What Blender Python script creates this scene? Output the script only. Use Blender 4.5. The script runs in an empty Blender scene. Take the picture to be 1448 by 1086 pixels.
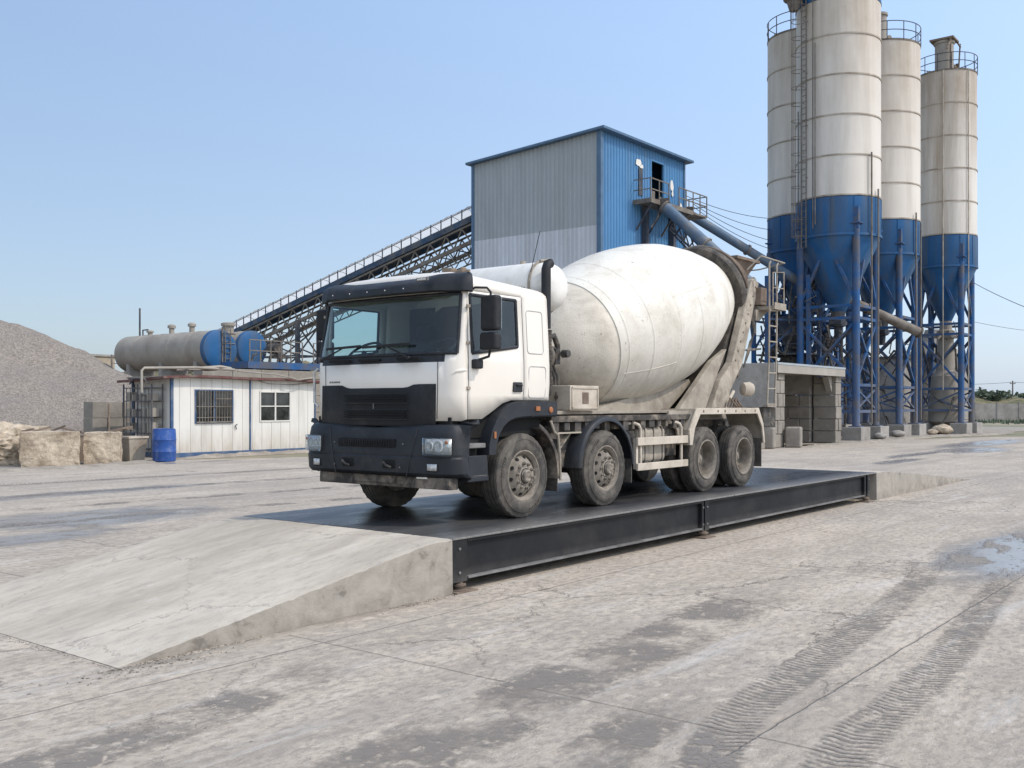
import bpy, math, random
from mathutils import Vector, Matrix
R=math.radians; PI=math.pi
sc=bpy.context.scene; COL=sc.collection
random.seed(7)
# ---------------------------------------------------------------- site frame
# the whole yard is laid out on one grid: u runs along the weighbridge, v across it
U=(.6190,.7854); V=(-.7854,.6190); O=(-.614,10.39); TH=math.atan2(U[1],U[0])
def W(u,v,z=0): return Vector((O[0]+U[0]*u+V[0]*v, O[1]+U[1]*u+V[1]*v, z))
# ---------------------------------------------------------------- mesh builder
class M:
    def __init__(s): s.v=[]; s.f=[]; s.parts=[]
    def add(s,vs,fs):
        b=len(s.v); s.parts.append(([tuple(p) for p in vs],[tuple(f) for f in fs])); s.v+= [tuple(p) for p in vs]; s.f+=[tuple(i+b for i in f) for f in fs]; return s
    def box(s,x0,y0,z0,x1,y1,z1):
        x0,x1=min(x0,x1),max(x0,x1); y0,y1=min(y0,y1),max(y0,y1); z0,z1=min(z0,z1),max(z0,z1)
        return s.add([(x0,y0,z0),(x1,y0,z0),(x1,y1,z0),(x0,y1,z0),(x0,y0,z1),(x1,y0,z1),(x1,y1,z1),(x0,y1,z1)],
            [(0,3,2,1),(4,5,6,7),(0,1,5,4),(1,2,6,5),(2,3,7,6),(3,0,4,7)])
    def taper(s,b,zb,t,zt):   # b,t=(x0,y0,x1,y1)
        return s.add([(b[0],b[1],zb),(b[2],b[1],zb),(b[2],b[3],zb),(b[0],b[3],zb),(t[0],t[1],zt),(t[2],t[1],zt),(t[2],t[3],zt),(t[0],t[3],zt)],
            [(0,3,2,1),(4,5,6,7),(0,1,5,4),(1,2,6,5),(2,3,7,6),(3,0,4,7)])
    def bar(s,a,b,w,h=None,up=(0,0,1)):
        h=h or w; a=Vector(a); b=Vector(b); d=(b-a).normalized(); up=Vector(up)
        if abs(d.dot(up))>.98: up=Vector((1,0,0))
        x=d.cross(up).normalized(); y=x.cross(d).normalized()
        vs=[]
        for p in (a,b):
            for i,j in ((-1,-1),(1,-1),(1,1),(-1,1)): vs.append(p+x*i*w/2+y*j*h/2)
        return s.add(vs,[(0,1,2,3),(7,6,5,4),(0,4,5,1),(1,5,6,2),(2,6,7,3),(3,7,4,0)])
    def tube(s,pts,r,n=8,cap=True):
        pts=[Vector(p) for p in pts]; rs=r if isinstance(r,(list,tuple)) else [r]*len(pts)
        vs=[];fs=[];px=None
        for i,p in enumerate(pts):
            d=(pts[min(i+1,len(pts)-1)]-pts[max(i-1,0)]).normalized()
            if px is None:
                up=Vector((0,0,1)) if abs(d.z)<.95 else Vector((1,0,0)); px=d.cross(up).normalized()
            else: px=(px-d*px.dot(d)).normalized()
            py=d.cross(px)
            for k in range(n):
                t=2*PI*k/n; vs.append(p+(px*math.cos(t)+py*math.sin(t))*rs[i])
        for i in range(len(pts)-1):
            for k in range(n):
                a=i*n+k; b=i*n+(k+1)%n; fs.append((a,b,b+n,a+n))
        if cap: fs.append(tuple(range(n-1,-1,-1))); fs.append(tuple(range((len(pts)-1)*n,len(pts)*n)))
        return s.add(vs,fs)
    def lathe(s,prof,o,axis,n=48,close=False):   # prof [(s,r)]
        o=Vector(o); d=Vector(axis).normalized(); up=Vector((0,0,1)) if abs(d.z)<.95 else Vector((1,0,0))
        x=d.cross(up).normalized(); y=d.cross(x); vs=[];fs=[]
        for (a,r) in prof:
            for k in range(n):
                t=2*PI*k/n; vs.append(o+d*a+(x*math.cos(t)+y*math.sin(t))*max(r,1e-4))
        m=len(prof)
        for i in range(m-1 if not close else m):
            j=(i+1)%m
            for k in range(n): fs.append((i*n+k,j*n+k,j*n+(k+1)%n,i*n+(k+1)%n))
        if not close:
            if prof[0][1]>1e-3: fs.append(tuple(range(n)))
            if prof[-1][1]>1e-3: fs.append(tuple(range((m-1)*n+n-1,(m-1)*n-1,-1)))
        return s.add(vs,fs)
    def ring(s,o,axis,rad,r,n=48,m=8,a0=0,a1=2*PI):
        o=Vector(o); d=Vector(axis).normalized(); up=Vector((0,0,1)) if abs(d.z)<.95 else Vector((1,0,0))
        x=d.cross(up).normalized(); y=x.cross(d)
        full=abs(a1-a0-2*PI)<1e-4; k2=n if full else n+1
        vs=[];fs=[]
        for i in range(k2):
            t=a0+(a1-a0)*i/n; e=x*math.cos(t)+y*math.sin(t)
            for j in range(m):
                q=2*PI*j/m; vs.append(o+e*(rad+r*math.cos(q))+d*r*math.sin(q))
        for i in range(n):
            i2=(i+1)%k2
            for j in range(m): fs.append((i*m+j,i2*m+j,i2*m+(j+1)%m,i*m+(j+1)%m))
        return s.add(vs,fs)
    def prism(s,poly,a,b,ax='y'):   # poly in (x,z) for y, (x,y) for z, (y,z) for x
        f={'y':lambda p,t:(p[0],t,p[1]),'z':lambda p,t:(p[0],p[1],t),'x':lambda p,t:(t,p[0],p[1])}[ax]
        n=len(poly); vs=[f(p,a) for p in poly]+[f(p,b) for p in poly]
        fs=[tuple(range(n)),tuple(range(2*n-1,n-1,-1))]+[(i,i+n,(i+1)%n+n,(i+1)%n) for i in range(n)]
        return s.add(vs,fs)
    def each(s,*a,**k):
        o=None
        for vs,fs in s.parts: o=M().add(vs,fs).build(*a,**k)
        return o
    def build(s,name,mat,parent=None,smooth=0,bevel=0,seg=2,solid=0,wn=False,**tag):
        me=bpy.data.meshes.new(name); me.from_pydata(s.v,[],s.f); me.update()
        import bmesh
        bm=bmesh.new(); bm.from_mesh(me)
        if not solid: bmesh.ops.recalc_face_normals(bm,faces=bm.faces)
        bm.to_mesh(me); bm.free()
        if smooth:
            me.polygons.foreach_set('use_smooth',[True]*len(me.polygons)); me.set_sharp_from_angle(angle=R(smooth))
        o=bpy.data.objects.new(name,me); COL.objects.link(o)
        if mat: me.materials.append(mat)
        if parent: o.parent=parent
        if solid:
            q=o.modifiers.new('s','SOLIDIFY'); q.thickness=solid; q.offset=-1
        if bevel:
            q=o.modifiers.new('b','BEVEL'); q.width=bevel; q.segments=seg; q.limit_method='ANGLE'; q.angle_limit=R(40)
        for k,x in tag.items(): o[k]=x
        return o
def thing(name,label,cat,u,v,z=0,rot=0,group=None,world=False):
    o=bpy.data.objects.new(name,None); COL.objects.link(o); o.empty_display_size=.3
    o.location=Vector((u,v,z)) if world else W(u,v,z); o.rotation_euler=(0,0,(0 if world else TH)+rot)
    o['label']=label; o['category']=cat
    if group: o['group']=group
    return o
def tagl(o,label,cat,group=None):
    o['label']=label; o['category']=cat
    if group: o['group']=group
    return o
def place(o,u,v,z=0,rot=0): o.location=W(u,v,z); o.rotation_euler=(0,0,TH+rot); return o
def dup(root,label=None,**kw):
    r=root.copy(); COL.objects.link(r)
    if label: r['label']=label
    for ch in [c for c in bpy.data.objects if c.parent==root]:
        c=ch.copy(); COL.objects.link(c); c.parent=r
        for g in [q for q in bpy.data.objects if q.parent==ch]:
            d=g.copy(); COL.objects.link(d); d.parent=c
    return r
# ---------------------------------------------------------------- materials
def nd(nt,t,**k):
    n=nt.nodes.new(t)
    for a,b in k.items():
        if a in n.inputs: n.inputs[a].default_value=b
        else: setattr(n,a,b)
    return n
def L(nt,a,b): nt.links.new(a,b)
def ramp(nt,fac,stops):
    r=nt.nodes.new('ShaderNodeValToRGB'); e=r.color_ramp.elements
    while len(e)<len(stops): e.new(.5)
    for q,(p,c) in zip(e,stops):
        q.position=p; q.color=(c,c,c,1) if isinstance(c,(int,float)) else (*c,1)
    L(nt,fac,r.inputs[0]); return r.outputs[0]
def mix(nt,fac,a,b,bt='MIX'):
    n=nt.nodes.new('ShaderNodeMix'); n.data_type='RGBA'; n.blend_type=bt
    for s,x in ((n.inputs[0],fac),(n.inputs[6],a),(n.inputs[7],b)):
        if hasattr(x,'links') or isinstance(x,bpy.types.NodeSocket): L(nt,x,s)
        else: s.default_value=x if isinstance(x,(int,float)) else (*x,1)
    return n.outputs[2]
def noise(nt,vec,scale,detail=5,rough=.6,dist=0,mscale=None,loc=(0,0,0)):
    m=nd(nt,'ShaderNodeMapping'); m.inputs['Scale'].default_value=mscale or (1,1,1); m.inputs['Location'].default_value=loc
    L(nt,vec,m.inputs[0]); n=nd(nt,'ShaderNodeTexNoise',Scale=scale,Detail=detail,Roughness=rough,Distortion=dist); L(nt,m.outputs[0],n.inputs['Vector']); return n.outputs[0]
def math_(nt,op,a,b=None,c=None):
    n=nt.nodes.new('ShaderNodeMath'); n.operation=op
    for i,x in enumerate((a,b,c)):
        if x is None: continue
        if isinstance(x,bpy.types.NodeSocket): L(nt,x,n.inputs[i])
        else: n.inputs[i].default_value=x
    return n.outputs[0]
def newmat(name):
    m=bpy.data.materials.new(name); m.use_nodes=True; nt=m.node_tree; bs=nt.nodes['Principled BSDF']; tc=nt.nodes.new('ShaderNodeTexCoord')
    return m,nt,bs,tc.outputs['Object']
def mat(name,col,rough=.6,metal=0,var=.18,vs=2.5,dirt=None,da=.4,ds=1.2,streak=0,bump=.15,bs_=35,spec=.25,specks=None,sp_amt=.62,sp_s=9,low=None,rust=None,coat=0,high=None,bd=.01):
    m,nt,bs,oc=newmat(name)
    n1=noise(nt,oc,vs,6,.65); dark=tuple(c*(1-var) for c in col); lite=tuple(min(1,c*(1+var*.6)) for c in col)
    c=mix(nt,ramp(nt,n1,[(.3,0),(.72,1)]),dark,lite)
    if dirt:
        ms=(1,1,.09) if streak else (1,1,1)
        n2=noise(nt,oc,ds,8,.68,.4,ms,(3.1,1.7,.4)); f=ramp(nt,n2,[(.62-da*.35,0),(.8-da*.2,1)])
        f2=math_(nt,'MULTIPLY',f,min(1,da*1.7)); c=mix(nt,f2,c,dirt)
    if low:   # (z0,z1,colour,amount): grime that climbs from the bottom
        sx=nt.nodes.new('ShaderNodeSeparateXYZ'); L(nt,oc,sx.inputs[0])
        mr=nd(nt,'ShaderNodeMapRange'); L(nt,sx.outputs[2],mr.inputs[0]); mr.inputs[1].default_value=low[0]; mr.inputs[2].default_value=low[1]; mr.inputs[3].default_value=1; mr.inputs[4].default_value=0
        n5=noise(nt,oc,5,6,.7,0,(1,1,.3)); f=math_(nt,'MULTIPLY',mr.outputs[0],ramp(nt,n5,[(.3,.25),(.65,1)])); c=mix(nt,math_(nt,'MULTIPLY',f,low[3]),c,low[2])
    if high:   # stains running down from the top
        sx=nt.nodes.new('ShaderNodeSeparateXYZ'); L(nt,oc,sx.inputs[0]); mr=nd(nt,'ShaderNodeMapRange'); L(nt,sx.outputs[2],mr.inputs[0]); mr.inputs[1].default_value=high[0]; mr.inputs[2].default_value=high[1]
        n6=noise(nt,oc,1.6,7,.65,.2,(1,1,.10),(2,6,1)); n7=noise(nt,oc,.5,5,.6,.2,(1,1,.8)); f=math_(nt,'MULTIPLY',mr.outputs[0],math_(nt,'MULTIPLY_ADD',ramp(nt,n6,[(.3,.15),(.65,1)]),.6,math_(nt,'MULTIPLY',ramp(nt,n7,[(.3,0),(.6,1)]),.4))); c=mix(nt,math_(nt,'MULTIPLY',f,high[3]),c,high[2])
    if specks:
        n3=noise(nt,oc,sp_s,8,.75,.6,(1,1,1),(7,3,1)); f=ramp(nt,n3,[(sp_amt,0),(sp_amt+.05,1)]); c=mix(nt,math_(nt,'MULTIPLY',f,.75),c,specks)
    if rust:
        n4=noise(nt,oc,6,8,.75,.3,(1,1,.35),(11,4,2)); f=ramp(nt,n4,[(.64,0),(.7,1)]); c=mix(nt,math_(nt,'MULTIPLY',f,.7),c,rust)
    L(nt,c,bs.inputs['Base Color'])
    rr=ramp(nt,n1,[(.25,min(1,rough*1.15)),(.75,rough*.85)]); L(nt,rr,bs.inputs['Roughness'])
    bs.inputs['Metallic'].default_value=metal; bs.inputs['Specular IOR Level'].default_value=spec
    if coat: bs.inputs['Coat Weight'].default_value=coat; bs.inputs['Coat Roughness'].default_value=.08
    if bump:
        b=nd(nt,'ShaderNodeBump',Strength=bump,Distance=bd); L(nt,noise(nt,oc,bs_,6,.7),b.inputs['Height']); L(nt,b.outputs[0],bs.inputs['Normal'])
    return m
DUST=(.33,.28,.22); CEM=(.36,.33,.29)
MT={}
MT['white_paint']=mat('white_paint',(.73,.68,.60),.42,var=.05,vs=1.3,dirt=(.55,.52,.46),da=.18,ds=2.2,streak=1,bump=.02,coat=.15,spec=.4,low=(1.15,1.7,(.5,.46,.4),.28))
MT['black_plastic']=mat('black_plastic',(.024,.027,.032),.5,var=.3,vs=3,dirt=(.075,.07,.065),da=.32,ds=2.5,bump=.12,bs_=120)
MT['grille']=mat('grille_plastic',(.02,.021,.023),.6,var=.3,dirt=(.07,.065,.06),da=.35,bump=.1,bs_=90)
MT['chassis']=mat('chassis_dusty',(.055,.05,.046),.85,dirt=DUST,da=.5,ds=3,var=.3,bump=.4)
MT['frame_tan']=mat('dusty_tan_steel',(.36,.32,.26),.85,dirt=(.16,.13,.11),da=.45,ds=3,var=.25,bump=.4,rust=(.22,.10,.05))
MT['frame_light']=mat('dusty_light_steel',(.52,.46,.38),.8,dirt=(.3,.25,.19),da=.45,ds=3.5,var=.2,bump=.3,rust=(.30,.12,.06))
MT['pedestal']=mat('pedestal_grime',(.43,.38,.31),.85,dirt=(.17,.14,.11),da=.55,ds=3.5,var=.3,bump=.4,bs_=14,rust=(.24,.12,.07))
MT['trim']=mat('sheet_trim',(.085,.15,.235),.5,var=.2,bump=.05)
MT['conv_blue']=mat('conveyor_dusty_blue',(.035,.07,.125),.65,var=.35,vs=1,dirt=(.17,.155,.13),da=.5,ds=1.5,bump=.2)
MT['drum']=mat('drum_paint',(.68,.65,.575),.55,var=.08,vs=1.2,dirt=(.47,.42,.34),da=.45,ds=1.4,bump=.3,bs_=22,specks=(.20,.165,.125),sp_amt=.60,sp_s=20,rust=(.33,.235,.15),low=(1.3,2.7,(.33,.29,.23),.62))
MT['drumhead']=mat('drum_head_cement',(.70,.64,.54),.7,var=.12,dirt=(.42,.37,.295),da=.45,ds=1.8,bump=.6,specks=(.22,.18,.14),sp_amt=.61,sp_s=9,low=(1.3,2.4,(.30,.26,.21),.6))
MT['drumring']=mat('drum_ring_dark',(.06,.054,.048),.7,var=.4,dirt=(.22,.19,.15),da=.4,ds=4,bump=.4)
MT['tank_white']=mat('tank_white',(.72,.70,.65),.45,var=.08,dirt=(.5,.46,.38),da=.35,ds=3,specks=(.35,.27,.2),sp_amt=.68,bump=.1)
MT['hopper']=mat('hopper_rusty',(.22,.17,.13),.9,var=.35,dirt=(.10,.075,.06),da=.5,ds=3,rust=(.25,.11,.05),bump=.6)
MT['tyre']=mat('tyre_rubber',(.060,.056,.051),.85,var=.25,vs=5,dirt=(.17,.15,.125),da=.55,ds=3.5,bump=.4,bs_=60,spec=.25)
MT['rim']=mat('rim_dusty',(.25,.22,.18),.75,var=.35,vs=7,dirt=(.08,.07,.06),da=.5,ds=6,bump=.4,rust=(.18,.1,.06))
MT['hub']=mat('hub_metal',(.33,.29,.24),.6,metal=.2,var=.4,vs=15,dirt=(.07,.06,.05),da=.6,ds=14,bump=.5)
MT['dark']=mat('dark_void',(.012,.012,.012),.8,var=.2,bump=0)
MT['machinery']=mat('machinery_grime',(.07,.065,.06),.7,var=.5,vs=8,dirt=(.25,.21,.16),da=.45,ds=5,bump=.5)
MT['seam']=mat('panel_gap',(.05,.05,.05),.8,var=.1,bump=0)
MT['weigh_steel']=mat('weighbridge_black_steel',(.020,.021,.024),.48,var=.35,vs=1.2,dirt=(.06,.057,.053),da=.35,ds=1.4,bump=.12,bs_=50,spec=.5)
MT['weigh_flange']=mat('weighbridge_flange',(.19,.185,.18),.65,var=.3,vs=3,dirt=(.08,.075,.07),da=.5,ds=2.5,bump=.3)
MT['silo_white']=mat('silo_white',(.66,.61,.54),.55,var=.06,vs=.25,dirt=(.47,.43,.37),da=.5,ds=1.0,streak=1,bump=.12,bs_=6,high=(17,24.5,(.36,.29,.21),.85))
MT['silo_blue']=mat('silo_blue',(.020,.105,.255),.55,var=.25,vs=.5,dirt=(.075,.10,.13),da=.6,ds=1.1,streak=1,bump=.15,bs_=6,rust=(.13,.10,.08))
MT['steel_blue']=mat('frame_blue',(.022,.095,.245),.6,var=.3,vs=1,dirt=(.11,.10,.09),da=.6,ds=1.1,bump=.2,bs_=8,rust=(.17,.11,.07),low=(.2,3.5,(.22,.19,.16),.7))
MT['steel_dark']=mat('steel_dark',(.055,.065,.085),.65,var=.4,vs=2,dirt=(.2,.17,.14),da=.5,ds=1,bump=.3)
MT['steel_grey']=mat('steel_grey_rusty',(.20,.18,.155),.7,var=.3,vs=2,dirt=(.11,.085,.065),da=.55,ds=1.5,bump=.3)
MT['ring_rust']=mat('ring_rust',(.45,.40,.33),.7,var=.3,vs=1,dirt=(.2,.15,.11),da=.5,ds=1,bump=.2)
MT['clad_grey']=mat('cladding_grey',(.325,.36,.375),.45,var=.05,vs=.3,dirt=(.24,.26,.27),da=.4,ds=.7,streak=1,bump=.03,bs_=8)
MT['clad_pale']=mat('cladding_pale',(.52,.55,.59),.5,var=.08,vs=.6,dirt=(.38,.39,.4),da=.5,ds=1,streak=1,bump=.03,bs_=8)
MT['clad_blue']=mat('cladding_blue',(.080,.215,.40),.45,var=.12,vs=.5,dirt=(.11,.20,.31),da=.45,ds=.9,streak=1,bump=.03,bs_=8)
MT['conc']=mat('concrete_block',(.33,.31,.28),.9,var=.22,vs=1.2,dirt=(.19,.17,.15),da=.5,ds=1.0,bump=.6,bs_=10,bd=.03,specks=(.18,.16,.14),sp_amt=.66,sp_s=5)
MT['conc_light']=mat('concrete_light',(.33,.305,.265),.9,var=.16,vs=1,dirt=(.28,.26,.23),da=.45,ds=1.2,bump=.4,bs_=14)
MT['cabin']=mat('cabin_panel',(.66,.64,.59),.6,var=.06,vs=.8,dirt=(.48,.46,.41),da=.5,ds=1.6,streak=1,bump=.05,rust=(.36,.26,.18),low=(.1,1.1,(.40,.34,.26),.85))
MT['cabin_blue']=mat('cabin_blue_trim',(.055,.105,.20),.6,var=.25,dirt=(.2,.2,.2),da=.45,ds=2,bump=.1)
MT['fascia']=mat('roof_fascia',(.13,.055,.05),.75,var=.3,dirt=(.2,.17,.15),da=.5,ds=2)
MT['tank_grey']=mat('tank_beige_grey',(.33,.30,.255),.7,var=.15,vs=.5,dirt=(.22,.19,.16),da=.5,ds=.8,bump=.15,bs_=6,streak=0)
MT['barrel']=mat('blue_plastic_drum',(.03,.085,.29),.4,var=.15,vs=3,dirt=(.2,.24,.36),da=.35,ds=4,bump=.05)
MT['bin']=mat('bin_rusty_beige',(.36,.32,.26),.8,var=.2,dirt=(.2,.12,.07),da=.4,ds=4,bump=.3)
MT['rock']=mat('rock_tan',(.60,.505,.385),.95,var=.3,vs=2.5,dirt=(.27,.21,.15),da=.6,ds=2.3,bump=1.0,bs_=9,bd=.06,specks=(.2,.16,.12),sp_amt=.63,sp_s=3)
MT['belt_cover']=mat('belt_cover_grey',(.78,.79,.80),.55,var=.1,vs=1,dirt=(.35,.34,.33),da=.4,ds=1)
MT['chrome']=mat('reflector',(.62,.62,.60),.3,metal=.3,var=.5,vs=14,bump=.5,bs_=45)
MT['mirror']=mat('mirror_glass',(.8,.8,.8),.05,metal=1,bump=0)
MT['orange']=mat('marker_orange',(.33,.12,.045),.45,var=.2,dirt=(.25,.15,.09),da=.4,ds=20,bump=0)
MT['pipe']=mat('pipe_blue_grey',(.085,.135,.20),.5,var=.25,vs=1,dirt=(.22,.20,.17),da=.5,ds=1,bump=.15)
MT['groove']=mat('panel_groove',(.42,.41,.39),.7,bump=0)
MT['rubber_grip']=mat('interior_dark',(.02,.024,.026),.8,var=.2,bump=0)
MT['seat']=mat('seat_fabric',(.045,.05,.055),.9,var=.3,bump=.2)
MT['wood_pole']=mat('pole_grey',(.16,.14,.12),.9,var=.2)
MT['tanwall']=mat('tan_block',(.38,.32,.24),.9,var=.15,dirt=(.25,.19,.13),da=.4)
def glass(name,tint,rough=.02,tr=.8):
    m,nt,bs,oc=newmat(name); nt.nodes.remove(bs); out=nt.nodes['Material Output']
    t=nd(nt,'ShaderNodeBsdfTransparent',Color=(*tint,1)); g=nd(nt,'ShaderNodeBsdfGlossy',Color=(.9,.95,.97,1),Roughness=rough)
    lw=nd(nt,'ShaderNodeLayerWeight',Blend=.5); f5=math_(nt,'POWER',lw.outputs['Facing'],4.0); d=nd(nt,'ShaderNodeBsdfDiffuse',Color=(.35,.36,.35,1)); n=noise(nt,oc,1.5,5,.7)
    dm=nt.nodes.new('ShaderNodeMixShader'); L(nt,ramp(nt,n,[(.35,.0),(.8,1-tr)]),dm.inputs[0]); L(nt,t.outputs[0],dm.inputs[1]); L(nt,d.outputs[0],dm.inputs[2])
    mx=nt.nodes.new('ShaderNodeMixShader'); L(nt,math_(nt,'MULTIPLY_ADD',f5,.9,.05),mx.inputs[0]); L(nt,dm.outputs[0],mx.inputs[1]); L(nt,g.outputs[0],mx.inputs[2]); L(nt,mx.outputs[0],out.inputs[0]); return m
MT['glass']=glass('cab_glass',(.70,.84,.84),tr=.95)
MT['pane']=glass('window_pane',(.25,.28,.28),.05,.8)
MT['lens']=glass('lamp_lens',(.9,.92,.93),.03,.85)

# =============================================================== SETTING
# ground to the horizon
def dirt_mat():
    m,nt,bs,oc=newmat('dirt_field')
    n=noise(nt,oc,.035,8,.65,.5,(1,1,1)); n2=noise(nt,oc,.6,8,.7)
    c=mix(nt,ramp(nt,n,[(.42,0),(.6,1)]),(.30,.25,.18),(.11,.125,.05)); c=mix(nt,ramp(nt,n2,[(.3,.0),(.8,.5)]),c,(.33,.28,.21))
    L(nt,c,bs.inputs['Base Color']); bs.inputs['Roughness'].default_value=.95
    b=nd(nt,'ShaderNodeBump',Strength=.5,Distance=.2); L(nt,n2,b.inputs['Height']); L(nt,b.outputs[0],bs.inputs['Normal']); return m
g=M().add([(-3000,-600,-.03),(3000,-600,-.03),(3000,5000,-.03),(-3000,5000,-.03)],[(0,1,2,3)]).build('ground',dirt_mat()); g['kind']='structure'
def yard_mat():
    m,nt,bs,oc=newmat('yard_concrete')
    sx=nt.nodes.new('ShaderNodeSeparateXYZ'); L(nt,oc,sx.inputs[0]); X,Y=sx.outputs[0],sx.outputs[1]
    big=noise(nt,oc,.22,6,.6,.3,(.5,1,1)); mid=noise(nt,oc,1.6,9,.68,.5,(.45,1,1),(5,2,0)); fine=noise(nt,oc,14,8,.72,.2,(.6,1,1)); vf=noise(nt,oc,70,5,.7)
    c=mix(nt,ramp(nt,mid,[(.30,0),(.70,1)]),(.42,.352,.276),(.575,.495,.395))
    c=mix(nt,ramp(nt,big,[(.36,.55),(.56,0)]),c,(.33,.285,.235))
    c=mix(nt,ramp(nt,fine,[(.42,.75),(.52,0)]),c,(.28,.245,.205))
    c=mix(nt,ramp(nt,fine,[(.57,0),(.66,.6)]),c,(.62,.575,.52))
    # trampled cement skin: pale flakes over darker slab
    fl=nd(nt,'ShaderNodeTexVoronoi',feature='F1',Scale=7.0); fm=nd(nt,'ShaderNodeMapping'); fm.inputs['Scale'].default_value=(.5,1,1)
    fd=nd(nt,'ShaderNodeTexNoise',Scale=5,Detail=5,Roughness=.7); L(nt,oc,fd.inputs['Vector']); fs_=nd(nt,'ShaderNodeVectorMath',operation='SCALE'); L(nt,fd.outputs['Color'],fs_.inputs[0]); fs_.inputs['Scale'].default_value=.35
    fa=nd(nt,'ShaderNodeVectorMath',operation='ADD'); L(nt,oc,fa.inputs[0]); L(nt,fs_.outputs[0],fa.inputs[1]); L(nt,fa.outputs[0],fm.inputs[0]); L(nt,fm.outputs[0],fl.inputs['Vector'])
    zone=ramp(nt,noise(nt,oc,.45,6,.62,.4,(.5,1,1),(13,4,0)),[(.46,0),(.58,1)]); flake=ramp(nt,fl.outputs['Distance'],[(.30,0),(.42,1)])
    c=mix(nt,math_(nt,'MULTIPLY',math_(nt,'MULTIPLY',zone,flake),.38),c,(.25,.222,.195))
    stn=noise(nt,oc,.9,7,.7,.6,(.7,1,1),(21,8,0)); c=mix(nt,ramp(nt,stn,[(.54,0),(.70,.38)]),c,(.34,.285,.22))
    pit=noise(nt,oc,38,4,.65,0,(.7,1,1),(2,2,0)); c=mix(nt,ramp(nt,pit,[(.27,.75),(.33,0)]),c,(.16,.14,.12))
    vv=ramp(nt,vf,[(.3,.76),(.7,1.12)]); c=mix(nt,1.0,c,vv,'MULTIPLY')
    # traffic streaks along the driving lane
    st=noise(nt,oc,1.2,8,.62,.6,(.10,1,1),(1,9,0)); c=mix(nt,ramp(nt,st,[(.50,0),(.66,.42)]),c,(.27,.235,.195))
    st2=noise(nt,oc,2.6,6,.7,.3,(.12,1,1),(8,3,0)); c=mix(nt,ramp(nt,st2,[(.56,0),(.68,.5)]),c,(.52,.49,.45))
    # hairline cracks
    vo=nd(nt,'ShaderNodeTexVoronoi',feature='DISTANCE_TO_EDGE',Scale=.38); 
    wv=nd(nt,'ShaderNodeVectorMath',operation='ADD'); nz=nd(nt,'ShaderNodeTexNoise',Scale=2.2,Detail=6,Roughness=.7); L(nt,oc,nz.inputs['Vector'])
    ws=nd(nt,'ShaderNodeVectorMath',operation='SCALE'); L(nt,nz.outputs['Color'],ws.inputs[0]); ws.inputs['Scale'].default_value=.7
    L(nt,oc,wv.inputs[0]); L(nt,ws.outputs[0],wv.inputs[1]); L(nt,wv.outputs[0],vo.inputs['Vector'])
    ck=math_(nt,'MULTIPLY',ramp(nt,vo.outputs[0],[(0,1),(.006,0)]),ramp(nt,big,[(.45,0),(.6,.8)])); c=mix(nt,ck,c,(.15,.13,.11))
    # slab joints every 5.95 m along, 3.8 m across
    def joint(co,off,per,w):
        a=math_(nt,'ADD',co,off); jn=noise(nt,oc,3,5,.6); a=math_(nt,'ADD',a,math_(nt,'MULTIPLY',math_(nt,'SUBTRACT',jn,.5),.05)); q=math_(nt,'PINGPONG',a,per/2); return ramp(nt,q,[(0,1),(w,.9),(w*1.8,0)])
    j=math_(nt,'MAXIMUM',joint(X,-3.70+5.95*20,5.95,.006),joint(Y,4.38+3.8*20,3.8,.007))
    c=mix(nt,math_(nt,'MULTIPLY',j,.5),c,(.16,.14,.12))
    # joint-side staining
    # damp areas and puddles
    def blob(cx,cy,rx,ry,soft=.35):
        a=math_(nt,'DIVIDE',math_(nt,'SUBTRACT',X,cx),rx); b=math_(nt,'DIVIDE',math_(nt,'SUBTRACT',Y,cy),ry)
        d=math_(nt,'SQRT',math_(nt,'ADD',math_(nt,'MULTIPLY',a,a),math_(nt,'MULTIPLY',b,b)))
        d=math_(nt,'ADD',d,math_(nt,'MULTIPLY',math_(nt,'SUBTRACT',mid,.5),1.6)); return ramp(nt,d,[(1-soft,1),(1,0)])
    bl=[(6.9,-3.9,3.2,1.0),(1.5,9.6,2.6,1.6),(-1.2,7.8,2.4,.7),(39,4.4,4,1.6),(33.5,5.2,5,.5),(28,4.2,3,.5),(48,6,9,1.4),(12.6,23.0,2.0,.6),(23,9,5,.5),(3,14.5,5,.7)]
    wet=None
    for b in bl:
        q=blob(*b); wet=q if wet is None else math_(nt,'MAXIMUM',wet,q)
    c=mix(nt,math_(nt,'MULTIPLY',wet,.62),c,(.16,.15,.14))
    L(nt,c,bs.inputs['Base Color'])
    core=math_(nt,'MULTIPLY',wet,ramp(nt,mid,[(.40,0),(.47,1)]))
    rr=mix(nt,core,ramp(nt,mid,[(.3,.95),(.7,.8)]),(.24,.24,.24)); L(nt,rr,bs.inputs['Roughness'])
    h=math_(nt,'ADD',math_(nt,'MULTIPLY',mid,1.0),math_(nt,'MULTIPLY',fine,.35)); h=math_(nt,'ADD',h,math_(nt,'MULTIPLY',vf,.08)); h=math_(nt,'SUBTRACT',h,math_(nt,'MULTIPLY',j,.5)); h=math_(nt,'SUBTRACT',h,math_(nt,'MULTIPLY',ck,.4))
    h=math_(nt,'MULTIPLY',h,math_(nt,'SUBTRACT',1,core))
    b=nd(nt,'ShaderNodeBump',Strength=.9,Distance=.03); L(nt,h,b.inputs['Height']); L(nt,b.outputs[0],bs.inputs['Normal']); bs.inputs['Specular IOR Level'].default_value=.4
    return m
YM=yard_mat()
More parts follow.
